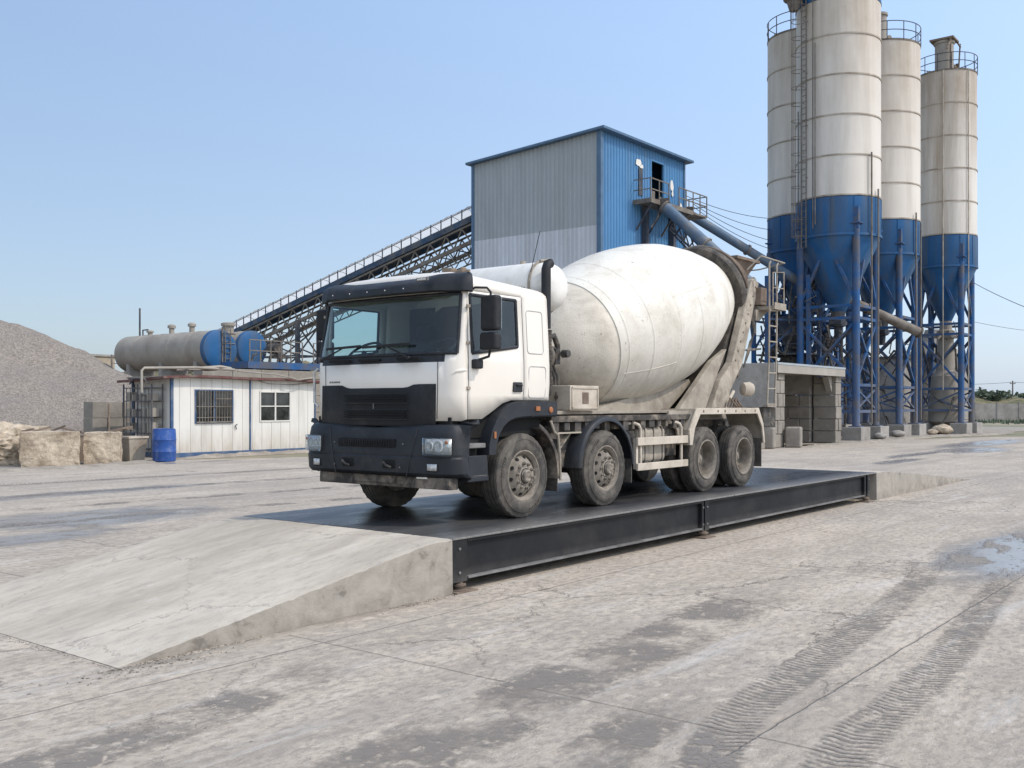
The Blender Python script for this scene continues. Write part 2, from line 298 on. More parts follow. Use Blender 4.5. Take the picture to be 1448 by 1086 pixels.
# yard outline (u,v) with an irregular far edge
pts=[(-60,-60),(66,-60)]
for i in range(60):
    t=i/59; pts.append((66+2.5*math.sin(t*17)+random.uniform(-1,1)-10*max(0,t-.6), -60+t*68))
pts+=[(50,10.9),(44,11.4),(38,11.6)]
for i in range(40):
    t=i/39; pts.append((36-t*24+random.uniform(-.4,.4), 14+t*11.3+random.uniform(-.25,.25)))
for i in range(30):
    t=i/29; pts.append((12-t*72, 23.4-t*1.5+random.uniform(-.2,.2)))
def ngon_sheet(name,pts,z,mt):
    me=bpy.data.meshes.new(name); import bmesh
    bm=bmesh.new(); vs=[bm.verts.new((p[0],p[1],z)) for p in pts]; f=bm.faces.new(vs); bmesh.ops.triangulate(bm,faces=[f]); bmesh.ops.recalc_face_normals(bm,faces=bm.faces)
    for f in bm.faces:
        if f.normal.z<0: f.normal_flip()
    bm.to_mesh(me); bm.free(); me.materials.append(mt); o=bpy.data.objects.new(name,me); COL.objects.link(o); return o
y=ngon_sheet('yard',pts,0,YM); place(y,0,0); y['kind']='structure'
# dry mud apron under the silos and along the cabin
def mud_mat():
    m,nt,bs,oc=newmat('dry_mud'); n=noise(nt,oc,1.2,9,.72); n2=noise(nt,oc,9,6,.7)
    c=mix(nt,ramp(nt,n,[(.35,0),(.65,1)]),(.21,.18,.145),(.38,.335,.275)); c=mix(nt,ramp(nt,n2,[(.35,.4),(.55,0)]),c,(.17,.15,.12)); L(nt,c,bs.inputs['Base Color']); bs.inputs['Roughness'].default_value=.95
    b=nd(nt,'ShaderNodeBump',Strength=.9,Distance=.05); L(nt,math_(nt,'ADD',n,math_(nt,'MULTIPLY',n2,.4)),b.inputs['Height']); L(nt,b.outputs[0],bs.inputs['Normal']); return m
MUD=mud_mat()
def bank(name,path,w,h,seed=0):
    rnd=random.Random(seed); vs=[];fs=[];n=9
    # resample
    P=[]
    for (a,b) in zip(path,path[1:]):
        k=max(2,int(math.hypot(b[0]-a[0],b[1]-a[1])/.3))
        for i in range(k): t=i/k; P.append((a[0]+(b[0]-a[0])*t,a[1]+(b[1]-a[1])*t))
    P.append(path[-1])
    for i,p in enumerate(P):
        q=P[min(i+1,len(P)-1)]; o=P[max(i-1,0)]; d=Vector((q[0]-o[0],q[1]-o[1])).normalized(); nn=Vector((-d.y,d.x)); ww=w*(.7+.5*rnd.random()); e=min(1,i/4,(len(P)-1-i)/4)
        for k in range(n):
            t=k/(n-1)*2-1; vs.append((p[0]+nn.x*t*ww,p[1]+nn.y*t*ww,(h*(1-t*t)*(.4+.8*rnd.random())*e) if abs(t)<.99 else -.02))
    for i in range(len(P)-1):
        for k in range(n-1): fs.append((i*n+k,i*n+k+1,(i+1)*n+k+1,(i+1)*n+k))
    return M().add(vs,fs)
ap=ngon_sheet('mud_apron',[(36.5,11.3),(44,10.9),(50,10.6),(56,11),(62,9.4),(68,8.9),(74,10),(92,10),(92,40),(34,40),(34,22),(36,15)],-.012,MUD); place(ap,0,0); ap['kind']='structure'
ap=ngon_sheet('dirt_verge',[(-60,21.6),(12,23.0),(13.8,25.4),(22,26.6),(34,21),(34,60),(-60,60)],-.008,MUD); place(ap,0,0); ap['kind']='structure'

# tyre tracks: thin damp prints that lie on the slab
def track_mat(name,dense,tread):
    m,nt,bs,oc=newmat(name); uv=nt.nodes.new('ShaderNodeTexCoord').outputs['UV']; sx=nt.nodes.new('ShaderNodeSeparateXYZ'); L(nt,uv,sx.inputs[0]); s,t=sx.outputs[0],sx.outputs[1]
    lat=math_(nt,'ABSOLUTE',math_(nt,'SUBTRACT',t,.5)); n=noise(nt,oc,7,8,.7,.4,(1,1,1)); nb=noise(nt,oc,1.1,5,.6,0,(1,1,1),(4,4,0)); nf=noise(nt,oc,26,5,.7)
    a=math_(nt,'ADD',s,math_(nt,'MULTIPLY',lat,.16)); a=math_(nt,'ADD',a,math_(nt,'MULTIPLY',math_(nt,'SUBTRACT',n,.5),.13))
    bars=math_(nt,'PINGPONG',a,tread/2); bars=ramp(nt,math_(nt,'DIVIDE',bars,tread/2),[(.42,0),(.62,1)])
    edge=ramp(nt,math_(nt,'ADD',lat,math_(nt,'MULTIPLY',math_(nt,'SUBTRACT',n,.5),.75)),[(.34,1),(.46,0)])
    flk=ramp(nt,n,[(.44-dense*.05,0),(.50-dense*.05,1)]); fl2=ramp(nt,nf,[(.34,.0),(.45,1)])
    solid=ramp(nt,nb,[(.54-dense*.14,0),(.68-dense*.12,1)])
    k=math_(nt,'MAXIMUM',math_(nt,'MULTIPLY',math_(nt,'MULTIPLY',bars,ramp(nt,n,[(.38,.15),(.52,1)])),math_(nt,'MULTIPLY',ramp(nt,nb,[(.34,.1 if dense>.4 else .6),(.5,1)]),0.25 if dense>.4 else 1.0)),math_(nt,'MULTIPLY',solid,flk)); k=math_(nt,'MULTIPLY',k,edge); k=math_(nt,'MULTIPLY',k,fl2)
    ends=ramp(nt,math_(nt,'MINIMUM',s,math_(nt,'SUBTRACT',_len[0],s)),[(0,0),(1.6,1)]); k=math_(nt,'MULTIPLY',k,ends); k=math_(nt,'MULTIPLY',k,.72 if dense>.4 else .85)
    tr=nt.nodes.new('ShaderNodeBsdfTransparent'); mx=nt.nodes.new('ShaderNodeMixShader'); out=nt.nodes['Material Output']
    bs.inputs['Base Color'].default_value=(.215,.19,.165,1); bs.inputs['Roughness'].default_value=.8
    L(nt,k,mx.inputs[0]); L(nt,tr.outputs[0],mx.inputs[1]); L(nt,bs.outputs[0],mx.inputs[2]); L(nt,mx.outputs[0],out.inputs[0]); return m
_len=[5]
def track(path,w,dense,z=.004,tread=.085):
    P=[]; 
    for i in range(len(path)-1):   # catmull
        p0=path[max(i-1,0)];p1=path[i];p2=path[i+1];p3=path[min(i+2,len(path)-1)]
        for k in range(10):
            t=k/10; P.append(tuple(.5*((2*p1[j])+(-p0[j]+p2[j])*t+(2*p0[j]-5*p1[j]+4*p2[j]-p3[j])*t*t+(-p0[j]+3*p1[j]-3*p2[j]+p3[j])*t**3) for j in (0,1)))
    P.append(path[-1]); vs=[];uvs=[];d=0
    for i,p in enumerate(P):
        a=P[max(i-1,0)];b=P[min(i+1,len(P)-1)]; q=Vector((b[0]-a[0],b[1]-a[1])).normalized(); n=Vector((-q.y,q.x))*w/2
        if i: d+=math.hypot(p[0]-P[i-1][0],p[1]-P[i-1][1])
        vs+=[(p[0]-n.x,p[1]-n.y,z),(p[0]+n.x,p[1]+n.y,z)]; uvs+=[(d,0),(d,1)]
    fs=[(2*i,2*i+2,2*i+3,2*i+1) for i in range(len(P)-1)]; _len[0]=d
    me=bpy.data.meshes.new('tyre_track'); me.from_pydata(vs,[],fs); uvl=me.uv_layers.new(name='UVMap')
    for l in me.loops: uvl.data[l.index].uv=uvs[l.vertex_index]
    me.materials.append(track_mat('damp_tread_print',dense,tread)); o=bpy.data.objects.new('tyre_track',me); COL.objects.link(o); place(o,0,0); o['kind']='structure'; return o
track([(5.2,-3.3),(3.35,-3.61),(1.3,-3.85),(-.67,-4.02),(-1.73,-4.1),(-2.6,-4.3),(-4.5,-4.9)],.42,.25,.004,.07)
track([(5.0,-4.25),(3.43,-4.40),(.64,-4.72),(-.98,-4.83),(-1.9,-4.85),(-3.6,-5.1)],.40,.1,.0045,.07)
track([(2.2,-2.55),(.6,-2.62),(-.54,-2.72),(-1.43,-2.76),(-2.51,-2.86),(-3.33,-2.96),(-5,-3.1),(-6.5,-3.2)],.85,1.0)
track([(-2.6,-1.15),(-3.4,-1.35),(-4.2,-1.5),(-5.5,-1.6),(-7,-1.8)],.62,.9,.0042)
track([(-1.6,-3.6),(-2.6,-3.75),(-3.8,-3.95),(-5.0,-4.2)],.55,1.0,.0052)
track([(9,8.4),(3,9.2),(-4,9.8),(-12,9.6)],.5,.6,.0042,.1)
track([(20,10.4),(8,11.2),(-1,12.0),(-12,12.3)],.5,.7,.0042,.1)
track([(22,13.6),(10,14.2),(-2,15),(-14,15.3)],.6,.7,.0042,.1)
track([(24,16.6),(12,17.4),(2,18),(-10,18.3)],.6,.4,.0042,.1)

# =============================================================== WEIGHBRIDGE
HP=.57; WB=3.5; LB=13.1
def deck_mat():
    m,nt,bs,oc=newmat('deck_plate')
    n=noise(nt,oc,1.3,8,.65,.4,(.35,1,1)); n2=noise(nt,oc,12,7,.7)
    sx=nt.nodes.new('ShaderNodeSeparateXYZ'); L(nt,oc,sx.inputs[0])
    e=math_(nt,'MINIMUM',sx.outputs[1],math_(nt,'SUBTRACT',WB,sx.outputs[1])); ed=ramp(nt,math_(nt,'ADD',e,math_(nt,'MULTIPLY',math_(nt,'SUBTRACT',n,.5),.9)),[(0,1),(.5,0)])
    c=mix(nt,ramp(nt,n,[(.35,0),(.68,1)]),(.016,.017,.020),(.045,.046,.05)); lane=noise(nt,oc,.9,8,.7,.5,(.14,1,1),(3,3,0)); c=mix(nt,ramp(nt,lane,[(.50,0),(.66,.6)]),c,(.12,.115,.105)); c=mix(nt,math_(nt,'MULTIPLY',ed,ramp(nt,n2,[(.3,.35),(.65,1)])),c,(.23,.22,.205)); c=mix(nt,ramp(nt,n2,[(.58,0),(.72,.35)]),c,(.11,.105,.1))
    L(nt,c,bs.inputs['Base Color']); L(nt,ramp(nt,n,[(.3,.2),(.7,.5)]),bs.inputs['Roughness']); b=nd(nt,'ShaderNodeBump',Strength=.12,Distance=.01); L(nt,n2,b.inputs['Height']); L(nt,b.outputs[0],bs.inputs['Normal']); return m
wb=thing('weighbridge','long black steel truck weighbridge deck carrying the mixer truck','weighbridge',0,0)
DM=deck_mat()
m=M(); m.box(.006,0.0,HP-.022,6.545,WB,HP-.0); m.build('deck_plate',DM,wb,bevel=.004)
m=M(); m.box(6.56,0.0,HP-.022,LB,WB,HP-.0); m.build('deck_plate',DM,wb,bevel=.004)
MT['web']=mat('beam_web_black',(.010,.0105,.012),.6,var=.3,vs=.9,dirt=(.032,.031,.030),da=.4,ds=1.1,bump=.08,bs_=40,spec=.25,low=(.1,.24,(.13,.12,.11),.6))
for (a,b,nm) in ((.26,5.50,'girder'),(5.72,12.42,'girder')):
  for yy,s in ((.05,1),(WB-.05,-1)):
    m=M(); m.box(a,yy+s*.02,.15,b,yy+s*.032,HP-.055); m.box(a,yy-s*.035,HP-.055,b,yy+s*.16,HP-.024); o=m.build(nm,MT['web'],wb,bevel=.003)
    m=M(); m.box(a,yy-s*.045,.125,b,yy+s*.16,.148); m.build('bottom_flange',MT['weigh_flange'],o,bevel=.003)
# transverse channels end plates and posts
for x0,x1 in ((.006,.25),(5.50,5.56),(5.60,5.72),(12.42,12.50),(12.60,12.72)):
    for y0,y1 in ((.012,.26),(WB-.26,WB-.012)):
        m=M(); m.box(x0,y0,.10,x1,y1,HP-.024); m.build('end_post',MT['web'],wb,bevel=.006)
m=M()
for k in range(10): m.box(.6+k*1.3,.25,.2,.7+k*1.3,WB-.25,HP-.03)
m.build('cross_beam',MT['web'],wb)
for (x,yy) in ((.16,.06),(5.62,.06),(12.62,.06),(.16,WB-.14),(5.62,WB-.14),(12.62,WB-.14)):
    m=M(); m.lathe([(0,.12),(.018,.12),(.022,.05),(.05,.05),(.055,.08),(.075,.08),(.08,.045),(.10,.045)],(x,yy,.004),(0,0,1),20); m.box(x-.17,yy-.13,.003,x+.17,yy+.13,.016)
    m.build('load_cell_foot',MT['hopper'],wb,smooth=30)
# bolt heads on the posts
m=M()
for x in (5.53,5.66,12.66,.12):
    for z in (.2,.45): m.lathe([(0,.016),(.012,.016),(.014,.01)],(x,.012,z),(0,-1,0),6)
m.build('bolt',MT['weigh_flange'],wb)
# ramps
def ramp_mat(name='ramp_concrete'):
    m,nt,bs,oc=newmat(name)
    n=noise(nt,oc,1.1,9,.66,.5,(.35,1,1)); n2=noise(nt,oc,9,9,.74,.3,(.4,1,1)); n3=noise(nt,oc,60,5,.7); brush=noise(nt,oc,8,5,.6,0,(1,.06,1)); pit=noise(nt,oc,22,4,.6,0,(1,1,1),(3,3,3))
    c=mix(nt,ramp(nt,n,[(.33,0),(.66,1)]),(.385,.335,.265),(.555,.495,.405)); c=mix(nt,ramp(nt,n2,[(.36,.6),(.5,0)]),c,(.31,.28,.245)); c=mix(nt,ramp(nt,n2,[(.58,0),(.66,.6)]),c,(.56,.53,.48)); c=mix(nt,ramp(nt,n3,[(.3,.25),(.45,0)]),c,(.24,.22,.19)); c=mix(nt,ramp(nt,pit,[(.27,.8),(.31,0)]),c,(.17,.15,.13))
    st=noise(nt,oc,1.5,8,.65,.5,(.12,1,1),(4,2,0)); c=mix(nt,ramp(nt,st,[(.48,0),(.66,.55)]),c,(.33,.285,.23))
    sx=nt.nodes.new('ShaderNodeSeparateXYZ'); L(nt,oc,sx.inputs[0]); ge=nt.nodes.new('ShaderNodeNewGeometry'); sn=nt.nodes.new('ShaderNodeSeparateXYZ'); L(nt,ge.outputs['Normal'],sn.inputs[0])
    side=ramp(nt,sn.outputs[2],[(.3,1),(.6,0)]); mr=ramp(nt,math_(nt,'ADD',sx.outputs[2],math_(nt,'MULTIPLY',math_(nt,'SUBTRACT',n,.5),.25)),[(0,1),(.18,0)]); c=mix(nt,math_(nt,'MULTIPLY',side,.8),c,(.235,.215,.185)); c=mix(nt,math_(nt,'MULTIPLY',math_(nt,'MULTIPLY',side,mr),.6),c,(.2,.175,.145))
    vo=nd(nt,'ShaderNodeTexVoronoi',feature='DISTANCE_TO_EDGE',Scale=.55); nz=nd(nt,'ShaderNodeTexNoise',Scale=2.6,Detail=7,Roughness=.72); L(nt,oc,nz.inputs['Vector']); w1_=nd(nt,'ShaderNodeVectorMath',operation='SCALE'); L(nt,nz.outputs['Color'],w1_.inputs[0]); w1_.inputs['Scale'].default_value=.6
    w2_=nd(nt,'ShaderNodeVectorMath',operation='ADD'); L(nt,oc,w2_.inputs[0]); L(nt,w1_.outputs[0],w2_.inputs[1]); L(nt,w2_.outputs[0],vo.inputs['Vector']); c=mix(nt,math_(nt,'MULTIPLY',ramp(nt,vo.outputs[0],[(0,.8),(.007,0)]),ramp(nt,n,[(.42,0),(.56,1)])),c,(.2,.175,.15))
    sp=noise(nt,oc,3.5,8,.72,.5,(1,1,1),(9,1,4)); c=mix(nt,math_(nt,'MULTIPLY',side,ramp(nt,sp,[(.42,.0),(.62,.65)])),c,(.38,.345,.295)); c=mix(nt,math_(nt,'MULTIPLY',side,ramp(nt,sp,[(.34,.7),(.42,0)])),c,(.13,.115,.095))
    L(nt,c,bs.inputs['Base Color']); bs.inputs['Roughness'].default_value=.92
    h=math_(nt,'ADD',math_(nt,'MULTIPLY',n2,.8),math_(nt,'MULTIPLY',brush,.35)); h=math_(nt,'ADD',h,math_(nt,'MULTIPLY',n3,.12)); b=nd(nt,'ShaderNodeBump',Strength=.7,Distance=.014); L(nt,h,b.inputs['Height']); L(nt,b.outputs[0],bs.inputs['Normal']); return m
RM=ramp_mat()
def ramp_obj(prof,label):
    rnd=random.Random(4); vs=[];fs=[]; NY=64
    P=[]
    for (a,b) in zip(prof,prof[1:]):
        k=max(1,int(abs(b[0]-a[0])/.06))
        for i in range(k): P.append((a[0]+(b[0]-a[0])*i/k,a[1]+(b[1]-a[1])*i/k))
    P.append(prof[-1]); n=len(P)
    for j in range(NY+1):
        yy=.0+(WB+.03)*j/NY
        for (x,z) in P:
            e=0
            if j in (0,NY): e=-rnd.random()**6*.012-.005
            vs.append((x,yy,max(z+e+rnd.uniform(-.0012,.0012),.003)))
    for j in range(NY):
        for i in range(n-1): fs.append((j*n+i,j*n+i+1,(j+1)*n+i+1,(j+1)*n+i))
    b=len(vs)
    for j in (0,NY):
        for (x,z) in P: vs.append((x+0,(-.004 if j==0 else WB+.034)+rnd.uniform(-.003,.003),-.02))
    for i in range(n-1):
        fs.append((i,b+i,b+i+1,i+1)); q=NY*n; fs.append((q+i,q+i+1,b+n+i+1,b+n+i))
    k=0 if prof[0][1]>prof[-1][1] else n-1
    fs.append(tuple([j*n+k for j in range(NY+1)]+[b+n+k,b+k]))
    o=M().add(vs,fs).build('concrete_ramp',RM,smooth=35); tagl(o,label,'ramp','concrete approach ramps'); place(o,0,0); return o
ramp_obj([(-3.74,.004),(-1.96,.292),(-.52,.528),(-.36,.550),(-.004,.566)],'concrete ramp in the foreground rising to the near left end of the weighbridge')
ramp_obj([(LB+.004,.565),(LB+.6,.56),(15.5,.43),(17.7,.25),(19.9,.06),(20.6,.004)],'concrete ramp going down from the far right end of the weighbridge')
# crumbled concrete along the foot of the near ramp
rb=bank('x',[(-3.9,-.06),(-3.2,-.14),(-2.4,-.09),(-1.6,-.06),(-.6,-.05)],.07,.018,3).build('rubble_edge',MUD,smooth=60); place(rb,0,0); rb['kind']='stuff'; rb['label']='thin line of crumbled concrete along the ramp foot'; rb['category']='rubble'

rnd=random.Random(91); m=M()
def chip(u,v,q,z=0):
    a=[Vector((rnd.uniform(-1,1),rnd.uniform(-1,1),rnd.uniform(0,.9)))*q for _ in range(5)]
    m.add([(u+p.x,v+p.y,z+max(0,p.z)) for p in a],[(0,1,2),(0,2,3),(0,3,4),(1,2,4),(1,3,2),(0,1,4)])
for k in range(700):
    t=rnd.random(); u=-3.9+3.9*t; chip(u,-.02-abs(rnd.gauss(0,.05)),rnd.uniform(.004,.013))
for k in range(260):
    v=rnd.uniform(-.1,3.4); chip(-3.76-abs(rnd.gauss(0,.03)),v,rnd.uniform(.004,.010))
for k in range(260): chip(rnd.gauss(-3.5,.35),rnd.gauss(-.12,.09),rnd.uniform(.004,.016))
for k in range(900): chip(rnd.uniform(-5.5,9),rnd.uniform(-6,-.1),rnd.uniform(.002,.009))
for k in range(200): chip(rnd.uniform(0,13),rnd.uniform(-.25,.0),rnd.uniform(.004,.012))
o=m.build('concrete_chips',MUD); place(o,0,0); o['kind']='stuff'; tagl(o,'small concrete chips and grit scattered over the yard and along the ramp foot','grit')

# =============================================================== MIXER TRUCK
# local frame: x=0 at the front axle, +x to the rear, -y the camera side, z=0 on the deck
T=thing('mixer_truck','white cab four axle concrete mixer truck parked on the black weighbridge','truck',2.0,1.82,HP)
WH='white_paint'
# ---- cab skin
sx_=[.52,.46,.30,.08,-.004,-.016,-.13,-.25,-.42,-.60,-.80,-.985,-1.045,-1.057]
near=[(x,-1.22) for x in sx_]+[(-1.13,-1.205),(-1.195,-1.165),(-1.235,-1.11),(-1.262,-1.04)]
mid=[(-1.275,-.97),(-1.285,-.91),(-1.31,-.6),(-1.328,-.3),(-1.335,0)]
PER=near+mid+[(x,-y) for (x,y) in reversed(mid[:-1])]+[(x,-y) for (x,y) in reversed(near)]
NS=len(near)
def arch(x):
    if x<=-.74: return 1.22
    if x>=-.22: return 1.44
    t=(x+.74)/.52; return 1.22+.22*(math.sin(t*PI/2))
def is_side(i): return i<14 or i>=len(PER)-14
def zrow(k,i):
    x,y_=PER[i]; sd=is_side(i)
    t=max(0,min(1,(x+.985)/.855))
    wb=(1.98+.11*t); 
    if k==0: return arch(x) if sd else 1.20
    if k==1: return 1.50
    if k==2: return 1.63
    if k==3: return 1.875 if sd else 1.875
    if k==4: return wb if sd else 1.975
    if k==5: return 2.30
    if k==6: return 2.655 if sd else 2.665
    if k==7: return 2.70
    return 2.79-.07*max(0,(x+.9)/1.4)**1.2
def cpos(k,i,off=0):
    x,y_=PER[i]; z=zrow(k,i)
    fw=max(0,min(1,(-x-1.03)/.2))
    x2=x+ (max(0,z-1.875)*.19)*fw + (max(0,1.6-z)*-.02)*fw
    ty=1-max(0,z-1.9)*.045; yy=y_*ty
    if z<1.6: yy*= 1-.01
    if off:
        n=Vector((0,-1 if y_<0 else 1)) if is_side(i) else (Vector((-1,0)) if abs(y_)<1.0 else Vector((-.75,-.65 if y_<0 else .65)))
        x2+=n.x*off; yy+=n.y*off
    return (x2,yy,z)
spine=lambda x:(max(-.8,min(.3,x)),0)
def roofp(i,f,z):
    x,y_,_=cpos(8,i); s=spine(x); d=.07*max(0,(x+.9)/1.4)
    return (x+(s[0]-x)*f, y_+(s[1]-y_)*f, z-d)
ROOF=[(.012,2.835),(.045,2.875),(.10,2.905),(.25,2.94),(.55,2.965),(1,2.975)]
def cell(i,k):
    j=i if i<len(PER)//2 else len(PER)-2-i   # mirrored column
    side=j<=12; 
    if k in (4,5):
        if 6<=j<=10: return 'win'
        if j>=NS-3: return 'ws'
    if k==3 and j>=NS-1: return 'cowl'
    if k<7 and j in (4,): return 'gap'
    if k<7 and j==12: return 'gap'
    if k<7 and 5<=j<=11: return 'door'
    if k==7 and 4<=j<=12: return 'gap7'
    return 'body'
groups={}
V_=[];n=len(PER)
for k in range(9):
    for i in range(n): V_.append(cpos(k,i))
for f,z in ROOF:
    for i in range(n): V_.append(roofp(i,f,z))
def addf(key,f): groups.setdefault(key,[]).append(f)
for k in range(8+len(ROOF)):
    for i in range(n-1):
        c=cell(i,k) if k<8 else 'body'
        if c=='gap7': c='body'
        key=c+('N' if i<len(PER)//2 else 'F') if c in('door','win') else c
        addf(key,(k*n+i,k*n+i+1,(k+1)*n+i+1,(k+1)*n+i))
# rear wall with back window opening left solid
rw=[(8+len(ROOF))]
def submesh(faces):
    ids=sorted({q for f in faces for q in f}); mp={q:i for i,q in enumerate(ids)}
    return M().add([V_[q] for q in ids],[tuple(mp[q] for q in f) for f in faces])
rear=[tuple([k*n for k in range(8+len(ROOF)+1)]+[k*n+n-1 for k in range(8+len(ROOF),-1,-1)])]
cab=submesh(groups['body']).build('cab_body',MT[WH],T,smooth=38,solid=-.035)
m=M(); m.add([V_[q] for q in rear[0]],[tuple(range(len(rear[0])))]); m.build('cab_rear_wall',MT[WH],T)
submesh(groups['gap']).build('door_gap',MT['seam'],T)
for s in 'NF':
    d=submesh(groups['door'+s]).build('door',MT[WH],T,smooth=38,solid=-.03)
    g_=submesh(groups['win'+s]).build('door_window',MT['glass'],d)
    sg=-1 if s=='N' else 1
    # black rubber frame
    cols=[q for q in (range(6,12))]; idx=lambda i:i if s=='N' else n-1-i
    lo=[Vector(cpos(4,idx(i))) for i in cols]; hi=[Vector(cpos(6,idx(i))) for i in cols]; mm=[Vector(cpos(5,idx(cols[-1])))]
    loop=lo+[Vector(cpos(5,idx(cols[-1])))]+hi[::-1]+[Vector(cpos(5,idx(cols[0])))]+[lo[0]]
    m=M()
    for a,b in zip(loop,loop[1:]): m.bar(a+Vector((0,sg*.002,0)),b+Vector((0,sg*.002,0)),.012,.05,up=(0,1,0)) if False else m.tube([a+Vector((0,sg*.0,0)),b+Vector((0,sg*.0,0))],.021,8)
    m.build('window_seal',MT['black_plastic'],d,smooth=50)
    # handle
    yy=sg*1.225
    m=M(); m.box(-.23,yy-sg*.01,1.54,-.05,yy+sg*.012,1.66); h=m.build('handle_recess',MT['black_plastic'],d,bevel=.012)
    m=M(); m.tube([(-.185,yy+sg*.012,1.625),(-.17,yy+sg*.03,1.625),(-.09,yy+sg*.03,1.625),(-.075,yy+sg*.012,1.625)],.013,6); m.build('door_handle',MT['grille'],d,smooth=40)
    # sleeper panels behind the door
    for (x0,x1,z0,z1) in ((.07,.40,2.02,2.55),(.09,.44,1.475,1.86)):
        m=M(); P=[]; rr=.045
        for cx,cz,a0 in ((x1-rr,z1-rr,0),(x0+rr,z1-rr,90),(x0+rr,z0+rr,180),(x1-rr,z0+rr,270)):
            for q in range(5): a=R(a0+q*22.5); P.append((cx+rr*math.cos(a),cz+rr*math.sin(a)))
        ya=lambda z:sg*(1.22*(1-max(0,z-1.9)*.045)*(.99 if z<1.6 else 1))
        loop=[(x,ya(z)+sg*.0,z) for x,z in P]
        m.tube(loop+[loop[0],loop[1]],.007,6,False); m.build('side_panel_groove',MT['groove'],T,smooth=50)
    m=M(); 
    for z in (1.56,2.08,2.50): m.box(-1.075,sg*1.2,z,-1.02,sg*1.228,z+.035)
    m.build('door_hinge',MT['frame_tan'],d,bevel=.005)
wsg=submesh(groups['ws']).build('windscreen',MT['glass'],T,smooth=60)
submesh(groups['cowl']).build('windscreen_cowl',MT['black_plastic'],T,smooth=40)
# black ceramic border + seal round the windscreen
a=[Vector(cpos(4,i)) for i in range(NS-3,n-NS+3)]; b=[Vector(cpos(6,i)) for i in range(NS-3,n-NS+3)]
e1=[Vector(cpos(k,NS-3)) for k in (4,5,6)]; e2=[Vector(cpos(k,n-NS+2)) for k in (4,5,6)]
m=M()
for path in (a,b,e1,e2): m.tube(path,.02,8)
m.build('windscreen_seal',MT['black_plastic'],wsg,smooth=60)
m=M()   # cowl continues black round the lower corners
for yy in (-.55,.1,.62): m.box(-1.36,yy-.18,1.905,-1.33,yy+.18,1.935)
m.each('cowl_vent',MT['dark'],T)
# wipers
for (y0,y1,s) in ((.78,.30,1),(-.12,-.62,1),(.62,.95,1)):
    pass
for (yb,dy,dl) in ((.92,-.34,.62),(-.58,.42,.80)):
    m=M(); base=Vector((-1.375,yb,1.93)); tip=Vector((-1.325,yb+dy,2.085)); m.tube([base,base+Vector((-.012,dy*.1,.02)),tip],[.014,.012,.008],6)
    m.lathe([(0,.022),(.03,.02)],base+Vector((.01,0,0)),(-1,0,0),10)
    d=Vector((0.0,dl/2,0)); m.bar(tip+Vector((-.004,-dl*.5,.012)),tip+Vector((-.002,dl*.5,-.006)),.012,.03); m.build('wiper',MT['grille'],T,smooth=40)
# grille plate (proud of the cab front) with slots
def fx(y_): return -1.335+.06*(min(abs(y_),1.0)/.97)**2
def plate(ylist,zf_top,zf_bot,off,th,name,mt,parent,nz=2,smooth=30,bevel=.006):
    vs=[];fs=[];q=len(ylist)
    for k in range(nz+1):
        for y_ in ylist: t=k/nz; z=zf_bot(y_)+(zf_top(y_)-zf_bot(y_))*t; vs.append((fx(y_)-off-max(0,1.6-z)*.02,y_,z))
    for k in range(nz):
        for i in range(q-1): fs.append((k*q+i,k*q+i+1,(k+1)*q+i+1,(k+1)*q+i))
    return M().add(vs,fs).build(name,mt,parent,smooth=smooth,solid=-th,bevel=bevel)
ys=[-.93+.0812*i for i in range(25)]
def gtop(y_): 
    a=abs(y_); return 1.625 if a>.62 else (1.585 if a<.50 else 1.585+.04*(a-.50)/.12)
gr=plate(ys,gtop,lambda y_:1.135 if abs(y_)<.8 else 1.155,.012,.035,'grille',MT['grille'],T)
for zc in (1.465,1.275):
    m=M()
    for j in range(3):
        z=zc+.025-j*.03; 
        for i in range(13):
            y0=-.52+i*.08; m.bar((fx(y0)-.052,y0,z),(fx(y0+.08)-.052,y0+.08,z),.012,.013)
    m.build('grille_slot',MT['dark'],gr)
    m=M()
    for i in range(14):
        y0=-.56+i*.08; m.bar((fx(y0)-.054,y0,zc+.055),(fx(y0+.08)-.054,y0+.08,zc+.055),.014,.012)
        m.bar((fx(y0)-.054,y0,zc-.06),(fx(y0+.08)-.054,y0+.08,zc-.06),.014,.012)
    m.build('grille_rib',MT['grille'],gr)
m=M(); m.bar((fx(-.1)-.058,-.02,1.335),(fx(0)-.058,-.02,1.40),.006,.012); m.build('grille_badge_mark',MT['weigh_flange'],gr)
# badge letters on the far side of the bonnet, front panel seams
m=M()
for i,w_ in enumerate((.03,.03,.04,.03,.03)):
    y0=.87-i*.045; m.box(fx(y0)-.006,y0-w_,1.655,fx(y0)-.001,y0,1.675)
m.build('front_badge',MT['weigh_flange'],T)
for sg in (-1,1):
    m=M(); m.tube([(fx(.95)-.0025-max(0,1.6-z)*.02,sg*(.955-.012*(1.87-z)),z) for z in (1.875,1.75,1.6,1.4,1.22)],.0055,4); m.build('panel_seam',MT['seam'],T)
    # corner fairing ridge
    m=M(); m.tube([(-1.235,sg*1.10,1.72),(-1.20,sg*1.155,1.765),(-1.13,sg*1.20,1.78),(-1.07,sg*1.21,1.78)],[.005,.018,.022,.012],8); m.build('corner_fairing',MT[WH],T,smooth=60)
# cab underside / dark front behind the gap
m=M(); m.box(-1.25,-1.12,1.0,.45,1.12,1.24); m.build('cab_floor',MT['dark'],T)
m=M(); m.box(-1.29,-.88,1.09,-1.2,.88,1.20); m.build('front_gap',MT['dark'],T)
m=M()
for yy in (-.55,-.1,.4): m.tube([(-1.30,yy,1.15),(-1.31,yy+.2,1.13),(-1.30,yy+.35,1.16)],.012,6)
m.build('front_hose',MT['machinery'],T)
